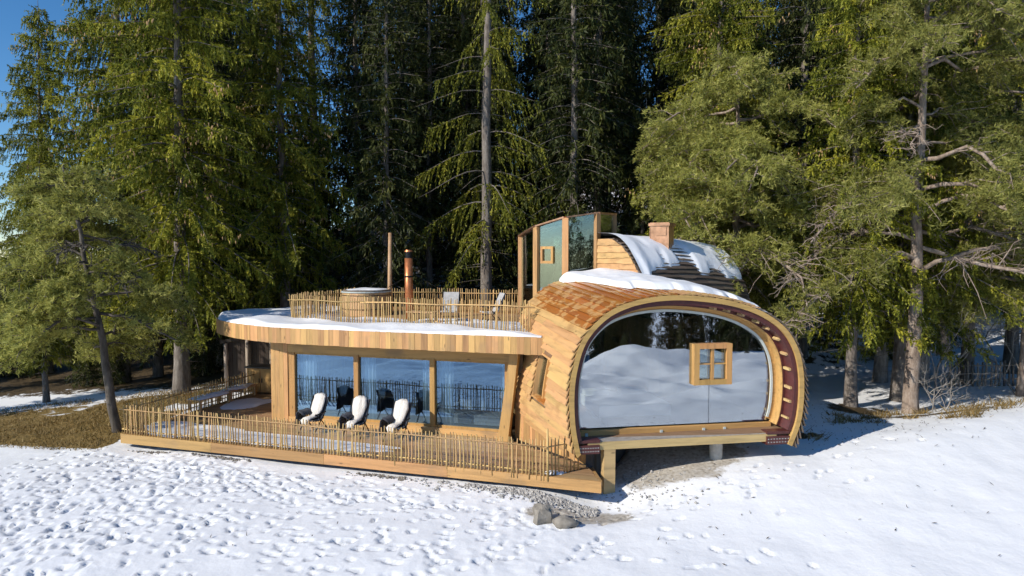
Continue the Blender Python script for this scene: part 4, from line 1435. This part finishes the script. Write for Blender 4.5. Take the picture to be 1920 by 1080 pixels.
curtain(6.65, 7.28, 'pale curtain gathered at the left end of the left pane')
curtain(4.45, 4.90, 'pale curtain gathered at the left side of the middle pane')
curtain(2.45, 2.80, 'pale curtain gathered at the right side of the middle pane')
curtain(1.75, 2.24, 'pale curtain gathered at the left side of the right pane')
curtain(0.0, 0.16, 'narrow curtain edge at the right end of the right pane')
p = H(4.3, 1.6)
tb = plank_table(p.x, p.y, .022, -TH, 1.9, .9, .76, 'dark dining table inside the glazed room', 'table', 'dining_table', 'dark_wood')


def dining_chair(a, b, face, lab):
    p = H(a, b); L = local(p.x, p.y, .022, face)
    t = thing('dining_chair', (p.x, p.y, .022), lab, 'chair', 'dining chairs behind the glass')
    m = MB().hexa([L(x, y, z) for z in (.44, .50) for x, y in ((-.22, -.22), (.22, -.22), (.22, .22), (-.22, .22))]); m.build('seat', 'olive_cloth', t)
    m = MB().hexa([L(x, y, .50) for x, y in ((-.22, -.22), (-.17, -.22), (-.17, .22), (-.22, .22))] + [L(x, y, .92) for x, y in ((-.30, -.20), (-.26, -.20), (-.26, .20), (-.30, .20))]); m.build('backrest', 'throw_cloth', t)
    for x in (-.18, .18):
        for y in (-.18, .18):
            MB().tube([L(x * 1.15, y * 1.15, 0), L(x, y, .44)], .014, 5).build('leg', 'black_metal', t)


dining_chair(5.65, 1.7, R(-30), 'dining chair behind the left pane, with dark back')
dining_chair(4.1, 2.6, R(60), 'dining chair behind the middle pane, beyond the dining table')
dining_chair(3.0, 1.9, R(150), 'dining chair at the pod end of the dining table')
# sofa seen low in the right pane
sf = thing('sofa', tuple(H(1.2, 1.3, .022)), 'grey sofa behind the right pane', 'sofa')
MB().box(H(1.2, 1.3), EL, EB, -.9, .9, -.4, .4, .12, .42).build('seat', 'grey_cloth', sf)
MB().box(H(1.2, 1.3), EL, EB, -.9, .9, .41, .62, .12, .80).build('backrest', 'grey_cloth', sf)
for k in (-1, 1): MB().box(H(1.2, 1.3), EL, EB, k * 1.0 - .098, k * 1.0 + .098, -.4, .62, .03, .60).build('armrest', 'grey_cloth', sf)
# bed in the pod
bd = thing('bed', tuple(podc(2.2, .80, 2.2)), 'wide white bed behind the big arched pane', 'bed')
MB().box(podc(0, 0, 0), PEX, PEY, 1.15, 3.1, 1.3, 3.3, .80, 1.12).build('base', 'interior_wood', bd)
MB().box(podc(0, 0, 0), PEX, PEY, 1.10, 3.15, 1.25, 3.2, 1.12, 1.42).build('mattress', 'linen', bd)
for k in (1.5, 2.6): MB().box(podc(0, 0, 0), PEX, PEY, k - .36, k + .36, 2.75, 3.15, 1.42, 1.56).build('pillow', 'linen', bd)

# ------------------------------------------------------------------ stones and gravel
def boulder(cx, cy, rx, ry, rz, ang, lab, seed, boxy=False):
    r_ = np.random.default_rng(seed); m = MB(); nu, nv = 14, 9
    for j in range(nv):
        ph = math.pi * (j + .0) / (nv - 1)
        for i in range(nu):
            a = 2 * math.pi * i / nu
            k = .8 + .45 * vnoise(seed + 1.8 * math.cos(a) * math.sin(ph) + 5, seed * 1.3 + 1.8 * math.sin(a) * math.sin(ph) + 1.5 * math.cos(ph) + 5)
            x, y, z = math.cos(a) * math.sin(ph), math.sin(a) * math.sin(ph), math.cos(ph)
            if boxy:
                q = max(abs(x), abs(y), abs(z)) ** .6; x, y, z = x / q, y / q, z / q
            x *= rx * k; y *= ry * k; z *= rz * k
            m.v.append((cx + x * math.cos(ang) - y * math.sin(ang), cy + x * math.sin(ang) + y * math.cos(ang), gz(cx, cy) + rz * .55 + z))
    for j in range(nv - 1):
        for i in range(nu):
            a = j * nu + i; b = j * nu + (i + 1) % nu; m.f.append([a, a + nu, b + nu, b])
    return tag(m.build('boulder', 'rock', smooth=not boxy), lab, 'boulder', 'boulders below the terrace corner')


boulder(.68, 15.25, .21, .17, .23, .3, 'blocky grey boulder with upright faces below the terrace corner', 3, True)
boulder(1.18, 15.02, .27, .17, .15, -.1, 'low rounded brown boulder lying beside the blocky one', 9)


def gravel(name, n, fn, rmin, rmax, lab, mat='pebble'):
    V = []; F = []
    base = np.array([(1, 0, 0), (-1, 0, 0), (0, 1, 0), (0, -1, 0), (0, 0, 1), (0, 0, -1)], float)
    tri = [(0, 2, 4), (2, 1, 4), (1, 3, 4), (3, 0, 4), (2, 0, 5), (1, 2, 5), (3, 1, 5), (0, 3, 5)]
    for k in range(n):
        x, y = fn()
        r_ = random.uniform(rmin, rmax)
        b = base * np.array([random.uniform(.6, 1.3), random.uniform(.6, 1.3), random.uniform(.5, .9)]) * r_ + np.random.default_rng(k).normal(0, .15 * r_, (6, 3))
        a = random.uniform(0, 6.28); c, s_ = math.cos(a), math.sin(a)
        b = np.stack([b[:, 0] * c - b[:, 1] * s_, b[:, 0] * s_ + b[:, 1] * c, b[:, 2]], 1)
        b += np.array([x, y, gz(x, y) + r_ * .25])
        o = len(V); V += [tuple(p) for p in b]; F += [tuple(i + o for i in t) for t in tri]
    ob = obj(name, make_mesh(name, V, F, mat))
    return tag(ob, lab, 'gravel', kind='stuff')


def deck_foot():
    u = DLEN - abs(random.gauss(0, 1.6)) - .05
    w = -abs(random.gauss(0.02, .25)) - .02
    p = DFL + DEX * u + DEY * w
    return p.x, p.y


gravel('gravel', 1500, deck_foot, .02, .065, 'grey gravel spilled along the foot of the terrace edge')


def deck_foot2():
    c = random.choice((1.3, 3.4, 4.1, 8.8, 9.5)); u = c + random.gauss(0, .35); w = -abs(random.gauss(.02, .12)) - .03
    p = DFL + DEX * u + DEY * w
    return p.x, p.y


gravel('gravel', 350, deck_foot2, .02, .05, 'scattered stones and clods showing through snow under the terrace beam', 'rock')
gravel('gravel', 260, lambda: (random.gauss(3.0, .9), random.gauss(17.2, .7)), .02, .05, 'stones and clods on the bare earth below the pod', 'pebble')


# ------------------------------------------------------------------ dry grass
def blades(name, n, fn, h0, h1, lab, mat='dry_grass', lean=.6):
    P = np.array([fn() for _ in range(n)]); Z = ground_z(P[:, 0], P[:, 1])
    r_ = np.random.default_rng(n)
    h = r_.uniform(h0, h1, n); a = r_.uniform(0, 6.28, n); w = r_.uniform(.006, .016, n) * 1.5
    dx, dy = np.cos(a), np.sin(a); l = r_.normal(0, lean, (n, 2)) * h[:, None]
    B = np.stack([P[:, 0], P[:, 1], Z - .02], 1)
    V = np.stack([B + np.stack([-dy * w, dx * w, 0 * w], 1), B + np.stack([dy * w, -dx * w, 0 * w], 1), B + np.stack([l[:, 0], l[:, 1], h], 1)], 1)
    return tag(obj(name, fast_quads(name, V, 3, mat, r_.random(n))), lab, 'grass', kind='stuff')


def left_grass():
    while True:
        x, y = random.uniform(-29, -12.4), random.uniform(20, 34)
        if (y - 20.3) + (x + 13) * .32 > .15 and y - (x + 13) * .35 < 31.5 and fbm(x * .45 + 2, y * .45 + 5, 3) < .56 and vnoise(x * 1.7, y * 1.7) > random.random() * .8: return x, y


blades('grass', 15000, left_grass, .03, .17, 'short dry brown grass on the bare slope left of the terrace')
tufts = [(random.gauss(14, 2.4), random.gauss(22.6, .8)) for _ in range(30)] + [(random.gauss(8.6, .9), random.gauss(20.2, .35)) for _ in range(5)]


def right_tufts():
    c = random.choice(tufts); return random.gauss(c[0], .16), random.gauss(c[1], .12)


blades('grass', 1700, right_tufts, .08, .34, 'brown dead grass tufts poking through snow right of the pod', lean=.75)


def litter_spot():
    if random.random() < .45: return random.gauss(13.5, 3.2), random.gauss(23, 1.6)
    if random.random() < .5: return random.uniform(6, 18), random.uniform(18.5, 23)
    return random.uniform(-14, 12), random.triangular(10, 21, 20)


def litter(n):
    P = []
    while len(P) < n:
        x, y = litter_spot()
        if not in_terrace(x, y) and y > 9.5: P.append((x, y))
    P = np.array(P); r_ = np.random.default_rng(77)
    a = r_.uniform(0, 6.28, n); l = r_.uniform(.015, .07, n); w = r_.uniform(.006, .014, n)
    Z = ground_z(P[:, 0], P[:, 1]) + r_.uniform(.015, .05, n)
    d = np.stack([np.cos(a), np.sin(a), r_.normal(0, .5, n)], 1) * l[:, None]; s_ = np.stack([-np.sin(a) * w, np.cos(a) * w, .5 * w], 1)
    B = np.column_stack([P, Z])
    V = np.stack([B - d, B + s_, B + d, B - s_], 1)
    return tag(obj('forest_litter', fast_quads('forest_litter', V, 4, 'dark_wood')), 'scattered dark needles, bark flakes and twigs lying on the snow', 'litter', kind='stuff')


litter(1150)
#TREES
# ------------------------------------------------------------------ trees
def tubes_np(lines, n=4):
    """lines: list of (pts (k,3), radii (k,)) -> verts, faces"""
    m = MB()
    for pts, rad in lines: m.tube(pts, rad, n, cap=False)
    return m


def spray_mesh(name, base, dirn, ln, wd, rnd, mat, tint):
    """folded diamond leaf-sprays: base (n,3), unit direction (n,3), length, width"""
    n = len(base)
    r_ = rnd.normal(0, 1, (n, 3))
    side = np.cross(dirn, r_); side /= np.linalg.norm(side, axis=1)[:, None] + 1e-9
    up = np.cross(side, dirn)
    mid = base + dirn * (ln * .42)[:, None]
    tip = base + dirn * ln[:, None]
    w = wd[:, None]
    V = np.stack([base, mid + side * w + up * w * .5, tip, mid - side * w + up * w * .5], 1)
    return fast_quads(name, V, 4, mat, tint)


def spruce(seed, Ht, bare, Rm, zmax, dens, mat, hang=.42, whorl=.42, per=5, trunk_r=.24, dead=26, bark='spruce_bark', shape=.62, curtain_p=.75, leafless=0.0, fat=1.0, fine=24, slen=.15, cones=0):
    """Norway spruce: whorls of drooping boughs, side twigs with hanging sprays; detailed up to zmax"""
    rd = np.random.default_rng(seed)
    wl = []
    # trunk
    zs = np.linspace(-.6, Ht, 16); wob = np.cumsum(rd.normal(0, .035, (16, 2)), 0)
    wob -= wob[1]
    tr = trunk_r * (1 - (np.clip(zs, 0, Ht) / Ht)) ** .8 + .01
    tr[0] *= 1.5; tr[1] *= 1.15
    tk = MB().tube(np.column_stack([wob, zs]), tr, 10, cap=False)
    tx = lambda z: np.array([np.interp(z, zs, wob[:, 0]), np.interp(z, zs, wob[:, 1])])
    B = []; D = []; Ln = []; Wd = []; T = []
    z = bare
    while z < min(Ht - .4, zmax):
        k = max(2, int(rd.normal(per, .9)))
        a0 = rd.uniform(0, 6.28)
        for j in range(k):
            az = a0 + 6.283 * j / k + rd.normal(0, .28)
            zz = z + rd.normal(0, .12)
            rel = (zz - bare) / (Ht - bare)
            L = Rm * (1 - max(rel, 0)) ** shape * rd.uniform(.62, 1.12) * (1 if rel > .08 else .75)
            if L < .35: continue
            dr = np.array([math.cos(az), math.sin(az)])
            a_, b_, c_ = (.12 + .33 * rel), (.78 - .30 * rel), .22
            s = np.linspace(0, 1, 7)
            hgt = L * (a_ * s - b_ * s * s + c_ * s ** 4) + 0
            bend = rd.normal(0, .08) * L * s * s
            pts = np.column_stack([tx(zz)[0] + dr[0] * L * s * .95 - dr[1] * bend, tx(zz)[1] + dr[1] * L * s * .95 + dr[0] * bend, zz + hgt])
            rad = (.035 * (L / 4) + .008) * (1 - s * .85)
            wl.append((pts, rad))
            if rd.random() < leafless: continue
            ntw = int(L * 9.5 * dens)
            clump = rd.random()
            for q in range(ntw):
                f = rd.uniform(.04, 1.0) ** .8
                p = np.array([np.interp(f, s, pts[:, i]) for i in range(3)])
                sd = 1 if q % 2 else -1
                l2 = hang * rd.uniform(.35, 1.3) * (1.15 - .55 * f) + .10
                ang = az + sd * rd.uniform(.35, 1.25)
                up_ = rd.random() < (1 - curtain_p)
                lat = .75 if up_ else rd.uniform(.25, .6)
                ns = max(3, int(l2 * fine))
                u = (np.arange(ns) + rd.random(ns)) / ns
                dn = (.05 * u) if up_ else (.30 * u + .62 * u * u)
                bp = p + np.column_stack([math.cos(ang) * lat * u * l2, math.sin(ang) * lat * u * l2, -dn * l2])
                tz = np.where(up_, .1, -(.30 + 1.24 * u))
                hd = np.column_stack([math.cos(ang) * lat + rd.normal(0, .38, ns), math.sin(ang) * lat + rd.normal(0, .38, ns), tz + rd.normal(0, .30, ns)])
                hd /= np.linalg.norm(hd, axis=1)[:, None]
                B.append(bp); D.append(hd)
                Ln.append(slen * rd.uniform(.6, 1.3, ns))
                Wd.append(rd.uniform(.011, .021, ns) * fat)
                T.append(np.clip(.14 + .55 * clump + rd.normal(0, .18) + rd.normal(0, .13, ns), 0, 1))
        z += whorl * rd.uniform(.75, 1.3)
    # dead lower twigs
    for q in range(dead):
        zz = rd.uniform(1.2, max(2.0, bare * 1.25 + 1)); az = rd.uniform(0, 6.28); L = rd.uniform(.5, 2.2)
        s = np.linspace(0, 1, 5); kx = rd.normal(0, .15)
        pts = np.column_stack([tx(zz)[0] + math.cos(az) * L * s - math.sin(az) * kx * s * s, tx(zz)[1] + math.sin(az) * L * s + math.cos(az) * kx * s * s, zz + L * (.05 * s - .35 * s * s + .2 * s ** 3)])
        wl.append((pts, .016 * (1 - s * .8)))
    limbs = tubes_np(wl, 4)
    tk.add(limbs.v, limbs.f)
    trunk = make_mesh('trunk', tk.v, tk.f, bark, True)
    crown = spray_mesh('crown', np.concatenate(B), np.concatenate(D), np.concatenate(Ln), np.concatenate(Wd), rd, mat, np.concatenate(T))
    if cones:
        BB = np.concatenate(B); pick = BB[rd.integers(0, len(BB), cones * 40)]
        ctr = pick[rd.integers(0, len(pick), cones // 7)]; ctr = ctr[ctr[:, 2] > Ht * .22]
        cb = np.repeat(ctr, 7, 0) + rd.normal(0, .16, (len(ctr) * 7, 3)) * np.array([1, 1, .8])
        dn = np.column_stack([rd.normal(0, .12, len(cb)), rd.normal(0, .12, len(cb)), -np.ones(len(cb))]); dn /= np.linalg.norm(dn, axis=1)[:, None]
        cm = MB()
        for p, d_ in zip(cb, dn): cm.tube([p, p + d_ * .04, p + d_ * .10, p + d_ * .15], [.008, .024, .022, .006], 5)
        return trunk, crown, make_mesh('cones', cm.v, cm.f, 'cone_scales', True)
    return trunk, crown


def pine(seed, Ht, zlo, Rm, boughs, lean=(0, 0), trunk_r=.24, tufts_per=46, mat='pine_needles', bias=None, bare_frac=.25, mesh_name='crown', rel_len=1.0, bark='pine_bark'):
    """Scots pine: crooked pale limbs, clouds of bottle-brush tufts"""
    rd = np.random.default_rng(seed)
    zs = np.linspace(-.6, Ht, 14)
    f = np.clip(zs / Ht, 0, 1)
    wob = np.cumsum(rd.normal(0, .05, (14, 2)), 0); wob -= wob[1]
    cx = wob[:, 0] + lean[0] * f ** 1.3; cy = wob[:, 1] + lean[1] * f ** 1.3
    tr = trunk_r * (1 - .8 * f); tr[0] *= 1.3
    tk = MB().tube(np.column_stack([cx, cy, zs]), tr, 10, cap=False)
    wl = []; B = []; D = []; T = []
    for b in range(boughs):
        zz = zlo + (Ht - zlo) * (b + rd.random()) / boughs
        az = rd.uniform(0, 6.28)
        if bias is not None and rd.random() < bias[1]: az = bias[0] + rd.normal(0, .5)
        L = Rm * rd.uniform(.55, 1.1) * (1 - .55 * ((zz - zlo) / (Ht - zlo)) ** 2)
        x0, y0 = np.interp(zz, zs, cx), np.interp(zz, zs, cy)
        k = 8; s = np.linspace(0, 1, k)
        px = np.cumsum(rd.normal(0, .075 * L, k)); px -= px[0]
        pz = L * (.26 * s - .55 * s * s) + np.cumsum(rd.normal(0, .035 * L, k)) * (s > 0)
        pts = np.column_stack([x0 + math.cos(az) * L * s - math.sin(az) * px, y0 + math.sin(az) * L * s + math.cos(az) * px, zz + pz])
        rad = .055 * (L / 4) * (1 - .8 * s) + .012
        wl.append((pts, rad))
        dead = rd.random() < bare_frac * (1 - .7 * (zz - zlo) / (Ht - zlo))
        nsub = int(8 + L * 4.5)
        for q in range(nsub):
            fq = rd.uniform(.22, 1.0)
            p = np.array([np.interp(fq, s, pts[:, i]) for i in range(3)])
            a2 = az + rd.choice([-1, 1]) * rd.uniform(.3, 1.35)
            l2 = (.42 * L * (1.15 - fq) + .25) * rd.uniform(.5, 1.1)
            s2 = np.linspace(0, 1, 5)
            j2 = np.cumsum(rd.normal(0, .09 * l2, (5, 3)), 0); j2 -= j2[0]
            sp = np.column_stack([p[0] + math.cos(a2) * l2 * s2, p[1] + math.sin(a2) * l2 * s2, p[2] + l2 * (rd.normal(.05, .30) * s2 - .30 * s2 ** 2 * rd.uniform(0, 2))]) + j2
            wl.append((sp, .018 * (1 - .75 * s2) + .003))
            if dead:
                for w in range(3):
                    f3 = rd.uniform(.2, 1); p3 = np.array([np.interp(f3, s2, sp[:, i]) for i in range(3)]); e3 = p3 + rd.normal(0, .22, 3) * np.array([1, 1, .8]) + np.array([0, 0, -.08])
                    wl.append((np.array([p3, (p3 + e3) / 2 + rd.normal(0, .03, 3), e3]), np.array([.008, .006, .003])))
                continue
            nt = max(5, int(tufts_per * l2 / 1.2))
            ft = rd.uniform(.15, 1.08, nt)
            c = np.column_stack([np.interp(ft, s2, sp[:, i]) for i in range(3)]) + rd.normal(0, .06 + .06 * l2, (nt, 3)) * np.array([1, 1, .95])
            nn = 6
            cc_ = np.repeat(c, nn, 0)
            ax = np.column_stack([np.full(nt, math.cos(a2)) + rd.normal(0, .5, nt), np.full(nt, math.sin(a2)) + rd.normal(0, .5, nt), .35 + rd.normal(0, .35, nt)])
            ax /= np.linalg.norm(ax, axis=1)[:, None]
            dd = np.repeat(ax, nn, 0) * .75 + rd.normal(0, .62, (nt * nn, 3))
            dd /= np.linalg.norm(dd, axis=1)[:, None]
            B.append(cc_); D.append(dd)
            cl = rd.normal(0, .16)
            T.append(np.clip(.5 + cl + np.repeat(rd.normal(0, .24, nt), nn) + rd.normal(0, .1, nt * nn), 0, 1))
    limbs = tubes_np(wl, 5); tk.add(limbs.v, limbs.f)
    trunk = make_mesh('trunk', tk.v, tk.f, bark, True)
    B = np.concatenate(B); D = np.concatenate(D); T = np.concatenate(T); n = len(B)
    crown = spray_mesh(mesh_name, B, D, rd.uniform(.13, .22, n) * rel_len, rd.uniform(.011, .018, n), rd, mat, T)
    return trunk, crown


def bare_tree(seed, Ht, spread, stems=3):
    rd = np.random.default_rng(seed); wl = []

    def grow(p, d, l, r, dep):
        k = 5; pts = [p]
        for i in range(k):
            d = d + rd.normal(0, .13, 3) + np.array([0, 0, .03]); d = d / np.linalg.norm(d)
            pts.append(pts[-1] + d * l / k)
        pts = np.array(pts); wl.append((pts, np.linspace(r, r * .55, k + 1)))
        if dep == 0: return
        for q in range(rd.integers(2, 5)):
            f = rd.integers(2, k + 1); nd = d + rd.normal(0, .55, 3) * np.array([spread, spread, .6]); nd /= np.linalg.norm(nd)
            grow(pts[f], nd, l * rd.uniform(.5, .78), r * .5, dep - 1)
    for s_ in range(stems):
        d = np.array([rd.normal(0, .25 * spread), rd.normal(0, .25 * spread), 1.0]); grow(np.array([rd.normal(0, .15), rd.normal(0, .15), -.3]), d / np.linalg.norm(d), Ht * .5, .05, 4)
    m = tubes_np(wl, 4)
    return make_mesh('trunk', m.v, m.f, 'dead_bark', True)


def place(name, meshes, x, y, rot, sc, label, cat='tree', group=None, z=None, names=('trunk', 'crown', 'cones')):
    zz = gz(x, y) if z is None else z
    t = bpy.data.objects.new(name, None); COL.objects.link(t)
    t.location = (x, y, zz); t.rotation_euler = (0, 0, rot); t.scale = (sc, sc, sc)
    tag(t, label, cat, group)
    for nm, me_ in zip(names, meshes):
        o = bpy.data.objects.new(nm, me_); COL.objects.link(o); o.parent = t
        if nm == 'cones': o['kind'] = 'stuff'
    return t


E1 = spruce(11, 27, 3.4, 4.9, 18.5, 1.75, 'spruce_needles', hang=.62, per=6, whorl=.47, trunk_r=.27, fat=1.9, fine=23, slen=.15, cones=1300)
E2 = spruce(12, 25, 4.4, 4.5, 24.9, 1.6, 'spruce_needles', hang=.58, per=6, whorl=.48, trunk_r=.24, fat=1.9, fine=23, slen=.15, cones=500)
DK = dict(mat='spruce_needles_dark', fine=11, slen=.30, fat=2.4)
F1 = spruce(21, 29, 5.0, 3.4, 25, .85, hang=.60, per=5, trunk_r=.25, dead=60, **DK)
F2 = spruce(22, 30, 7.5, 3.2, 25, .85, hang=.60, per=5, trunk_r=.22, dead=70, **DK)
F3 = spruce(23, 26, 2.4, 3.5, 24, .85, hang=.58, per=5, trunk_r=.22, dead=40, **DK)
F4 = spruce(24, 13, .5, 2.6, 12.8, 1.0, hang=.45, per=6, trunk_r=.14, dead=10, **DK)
W1 = spruce(31, 31, 6.5, 4.6, 21, 1.05, 'spruce_needles', hang=1.5, per=3, whorl=.85, trunk_r=.30, dead=40, curtain_p=.97, leafless=.15, fat=1.9, fine=15, slen=.17)
P1 = pine(41, 13.0, 3.8, 6.2, 38, trunk_r=.23, bias=(R(205), .45), tufts_per=44)
P2 = pine(42, 16.0, 5.0, 5.8, 40, trunk_r=.27, bare_frac=.36, tufts_per=40)
P3 = pine(43, 9.0, 2.8, 3.2, 34, lean=(-1.3, 0.3), trunk_r=.16, bare_frac=.3, tufts_per=40, bark='shaded_bark')
print('tris', sum(len(m.polygons) * 2 for t in (E1, E2, F1, F2, F3, F4, W1, P1, P2, P3) for m in t))

# left edge of the wood: lit spruces, each its own
place('spruce_tree', E1, -14.6, 30.0, .4, 1.05, 'broad sunlit spruce with hanging cones left of the flat roof')
place('spruce_tree', E2, -11.2, 33.5, 2.0, 1.05, 'sunlit spruce between the broad left spruce and the hot tub')
place('spruce_tree', E2, -24.6, 36.0, 2.6, .78, 'spruce standing against the open sky at the left edge')
place('spruce_tree', E2, -20.3, 29.5, 4.1, .46, 'dense spruce left of the broad sunlit one')
place('spruce_tree', E1, -19.2, 33.5, 1.9, 1.0, 'wide spruce with cones between the sky gap and the broad spruce')
place('spruce_tree', F3, -26.0, 32.0, 1.1, .42, 'dark low spruce at the far left of the wood')
place('pine_tree', P3, -13.4, 22.9, .2, 1.0, 'small leaning pine with dead twigs at the terrace corner')
place('spruce_tree', F3, -18.0, 34.5, .5, .9, 'dark spruce filling the gap behind the leaning pine')
place('spruce_tree', E2, -24.5, 26.0, .3, .42, 'young spruce by the grass slope at the left edge')
# middle
place('spruce_tree', W1, -1.25, 33.0, 1.2, 1.0, 'tall bare trunked spruce with weeping boughs behind the roof terrace')
place('spruce_tree', W1, -10.4, 36.5, 4.0, .95, 'pale trunked spruce left of the hot tub, thin crown')
place('spruce_tree', F2, -8.3, 38.5, 1.2, 1.0, 'grey trunked spruce behind the wooden pole')
place('spruce_tree', F1, -2.6, 37.5, 3.2, 1.0, 'mossy trunked spruce close left of the tall bare trunked one')
# right
place('pine_tree', P1, 9.3, 28.0, .55, 1.0, 'spreading sunlit pine reaching over the shingle roof')
place('pine_tree', P2, 14.3, 24.3, .9, 1.0, 'big pine with bare twisted limbs right of the pod')
place('spruce_tree', E2, 12.6, 25.2, 1.7, .78, 'bushy spruce on a short bare trunk right of the pod')
place('spruce_tree', E1, 15.2, 26.6, .6, .85, 'spruce with dark trunk between the big pine and bushy spruce')
place('spruce_tree', E1, 9.6, 31.5, 3.0, .95, 'sunlit spruce showing through behind the spreading pine')
place('spruce_tree', F1, 22.8, 31.0, .7, 1.0, 'thick trunked spruce by the grey paling fence')
place('pine_tree', P1, 20.0, 26.5, 2.2, .95, 'pine crown hanging in at the right edge of the picture')
place('spruce_tree', E2, 19.8, 29.5, 5.0, .95, 'spruce with drooping boughs at the right edge of the picture')
# the wood behind
rf = random.Random(5)
pts = []
tries = 0
while len(pts) < 112 and tries < 6000:
    tries += 1
    y = rf.uniform(33.5, 64); half = 8 + y * .72
    x = rf.uniform(-half, half)
    if any((x - a) ** 2 + (y - b) ** 2 < (1.7 + .02 * y) ** 2 for a, b in pts): continue
    if x / y < -.50: continue
    if x < -15 and y < 36: continue
    if abs(x + 1.25) < 2.0 and y < 36: continue
    if -.35 < x / y < -.17 and y > 39: continue
    if x > 8 and y < 34: continue
    pts.append((x, y))
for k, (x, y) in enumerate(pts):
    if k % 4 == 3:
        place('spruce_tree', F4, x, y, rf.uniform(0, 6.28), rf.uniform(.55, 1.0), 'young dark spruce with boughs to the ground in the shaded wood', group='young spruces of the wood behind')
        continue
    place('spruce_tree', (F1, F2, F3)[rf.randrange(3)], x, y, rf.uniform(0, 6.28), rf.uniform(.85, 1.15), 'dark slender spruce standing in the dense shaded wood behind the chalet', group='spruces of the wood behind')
for k in range(26):
    x, y = rf.uniform(-31, -13), rf.uniform(32.5, 47)
    if x / y < -.84: continue
    lim = 0.9 if x / y > -.5 else .6
    place('spruce_tree', F4, x, y, rf.uniform(0, 6.28), rf.uniform(.35, lim), 'young dark spruce filling the gaps at the left edge of the wood', group='young spruces at the left of the wood')
# across the open slope behind the viewpoint, mirrored in the panes
rm = random.Random(9)
for k in range(74):
    x = -24 + 2.25 * (k % 37) + rm.uniform(-2.2, 2.2); y = -31 - 11 * (k // 37) - rm.uniform(0, 13) + .004 * (x - 22) ** 2
    place('spruce_tree', (F4, F3, F4, F4)[rm.randrange(4)], x, y, rm.uniform(0, 6.28), rm.uniform(.8, 1.2), 'dark spruce across the snowfield, seen only mirrored in the arched pane', group='spruces mirrored in the glass')
for k in range(6):
    place('spruce_tree', F4, rm.uniform(10, 34), rm.uniform(-26, -8), rm.uniform(0, 6.28), rm.uniform(.08, .25), 'young spruce on the snowfield, seen only mirrored in the arched pane', group='young spruces mirrored in the glass')
# leafless shrubs and stumps at the right
place('bare_shrub', (bare_tree(5, 5.2, 1.0, 2),), 17.2, 27.5, 0, 1.0, 'leafless pale shrub arching beside the big pine', 'shrub', names=('trunk',))
place('bare_shrub', (bare_tree(6, 6.0, 1.2, 3),), 20.3, 27.0, 1.0, 1.0, 'leafless shrub with fine twigs before the grey fence', 'shrub', names=('trunk',))
place('bare_shrub', (bare_tree(8, 3.2, 1.1, 3),), 14.9, 24.0, 2.0, .7, 'low leafless bush at the foot of the big pine', 'shrub', names=('trunk',))
for (x, y, h_, r_, lab) in ((17.6, 29.3, 2.1, .38, 'broad grey broken stump left of the grey fence'), (16.4, 30.2, 1.8, .30, 'slimmer grey stump between the pine and the broad stump')):
    z0 = gz(x, y)
    m = MB().tube([(x, y, z0 - .3), (x, y, z0 + .3), (x + .05, y, z0 + h_ * .7), (x + .08, y, z0 + h_)], [r_ * 1.25, r_, r_ * .9, r_ * .8], 12)
    tag(m.build('tree_stump', 'dead_bark', smooth=True), lab, 'stump')
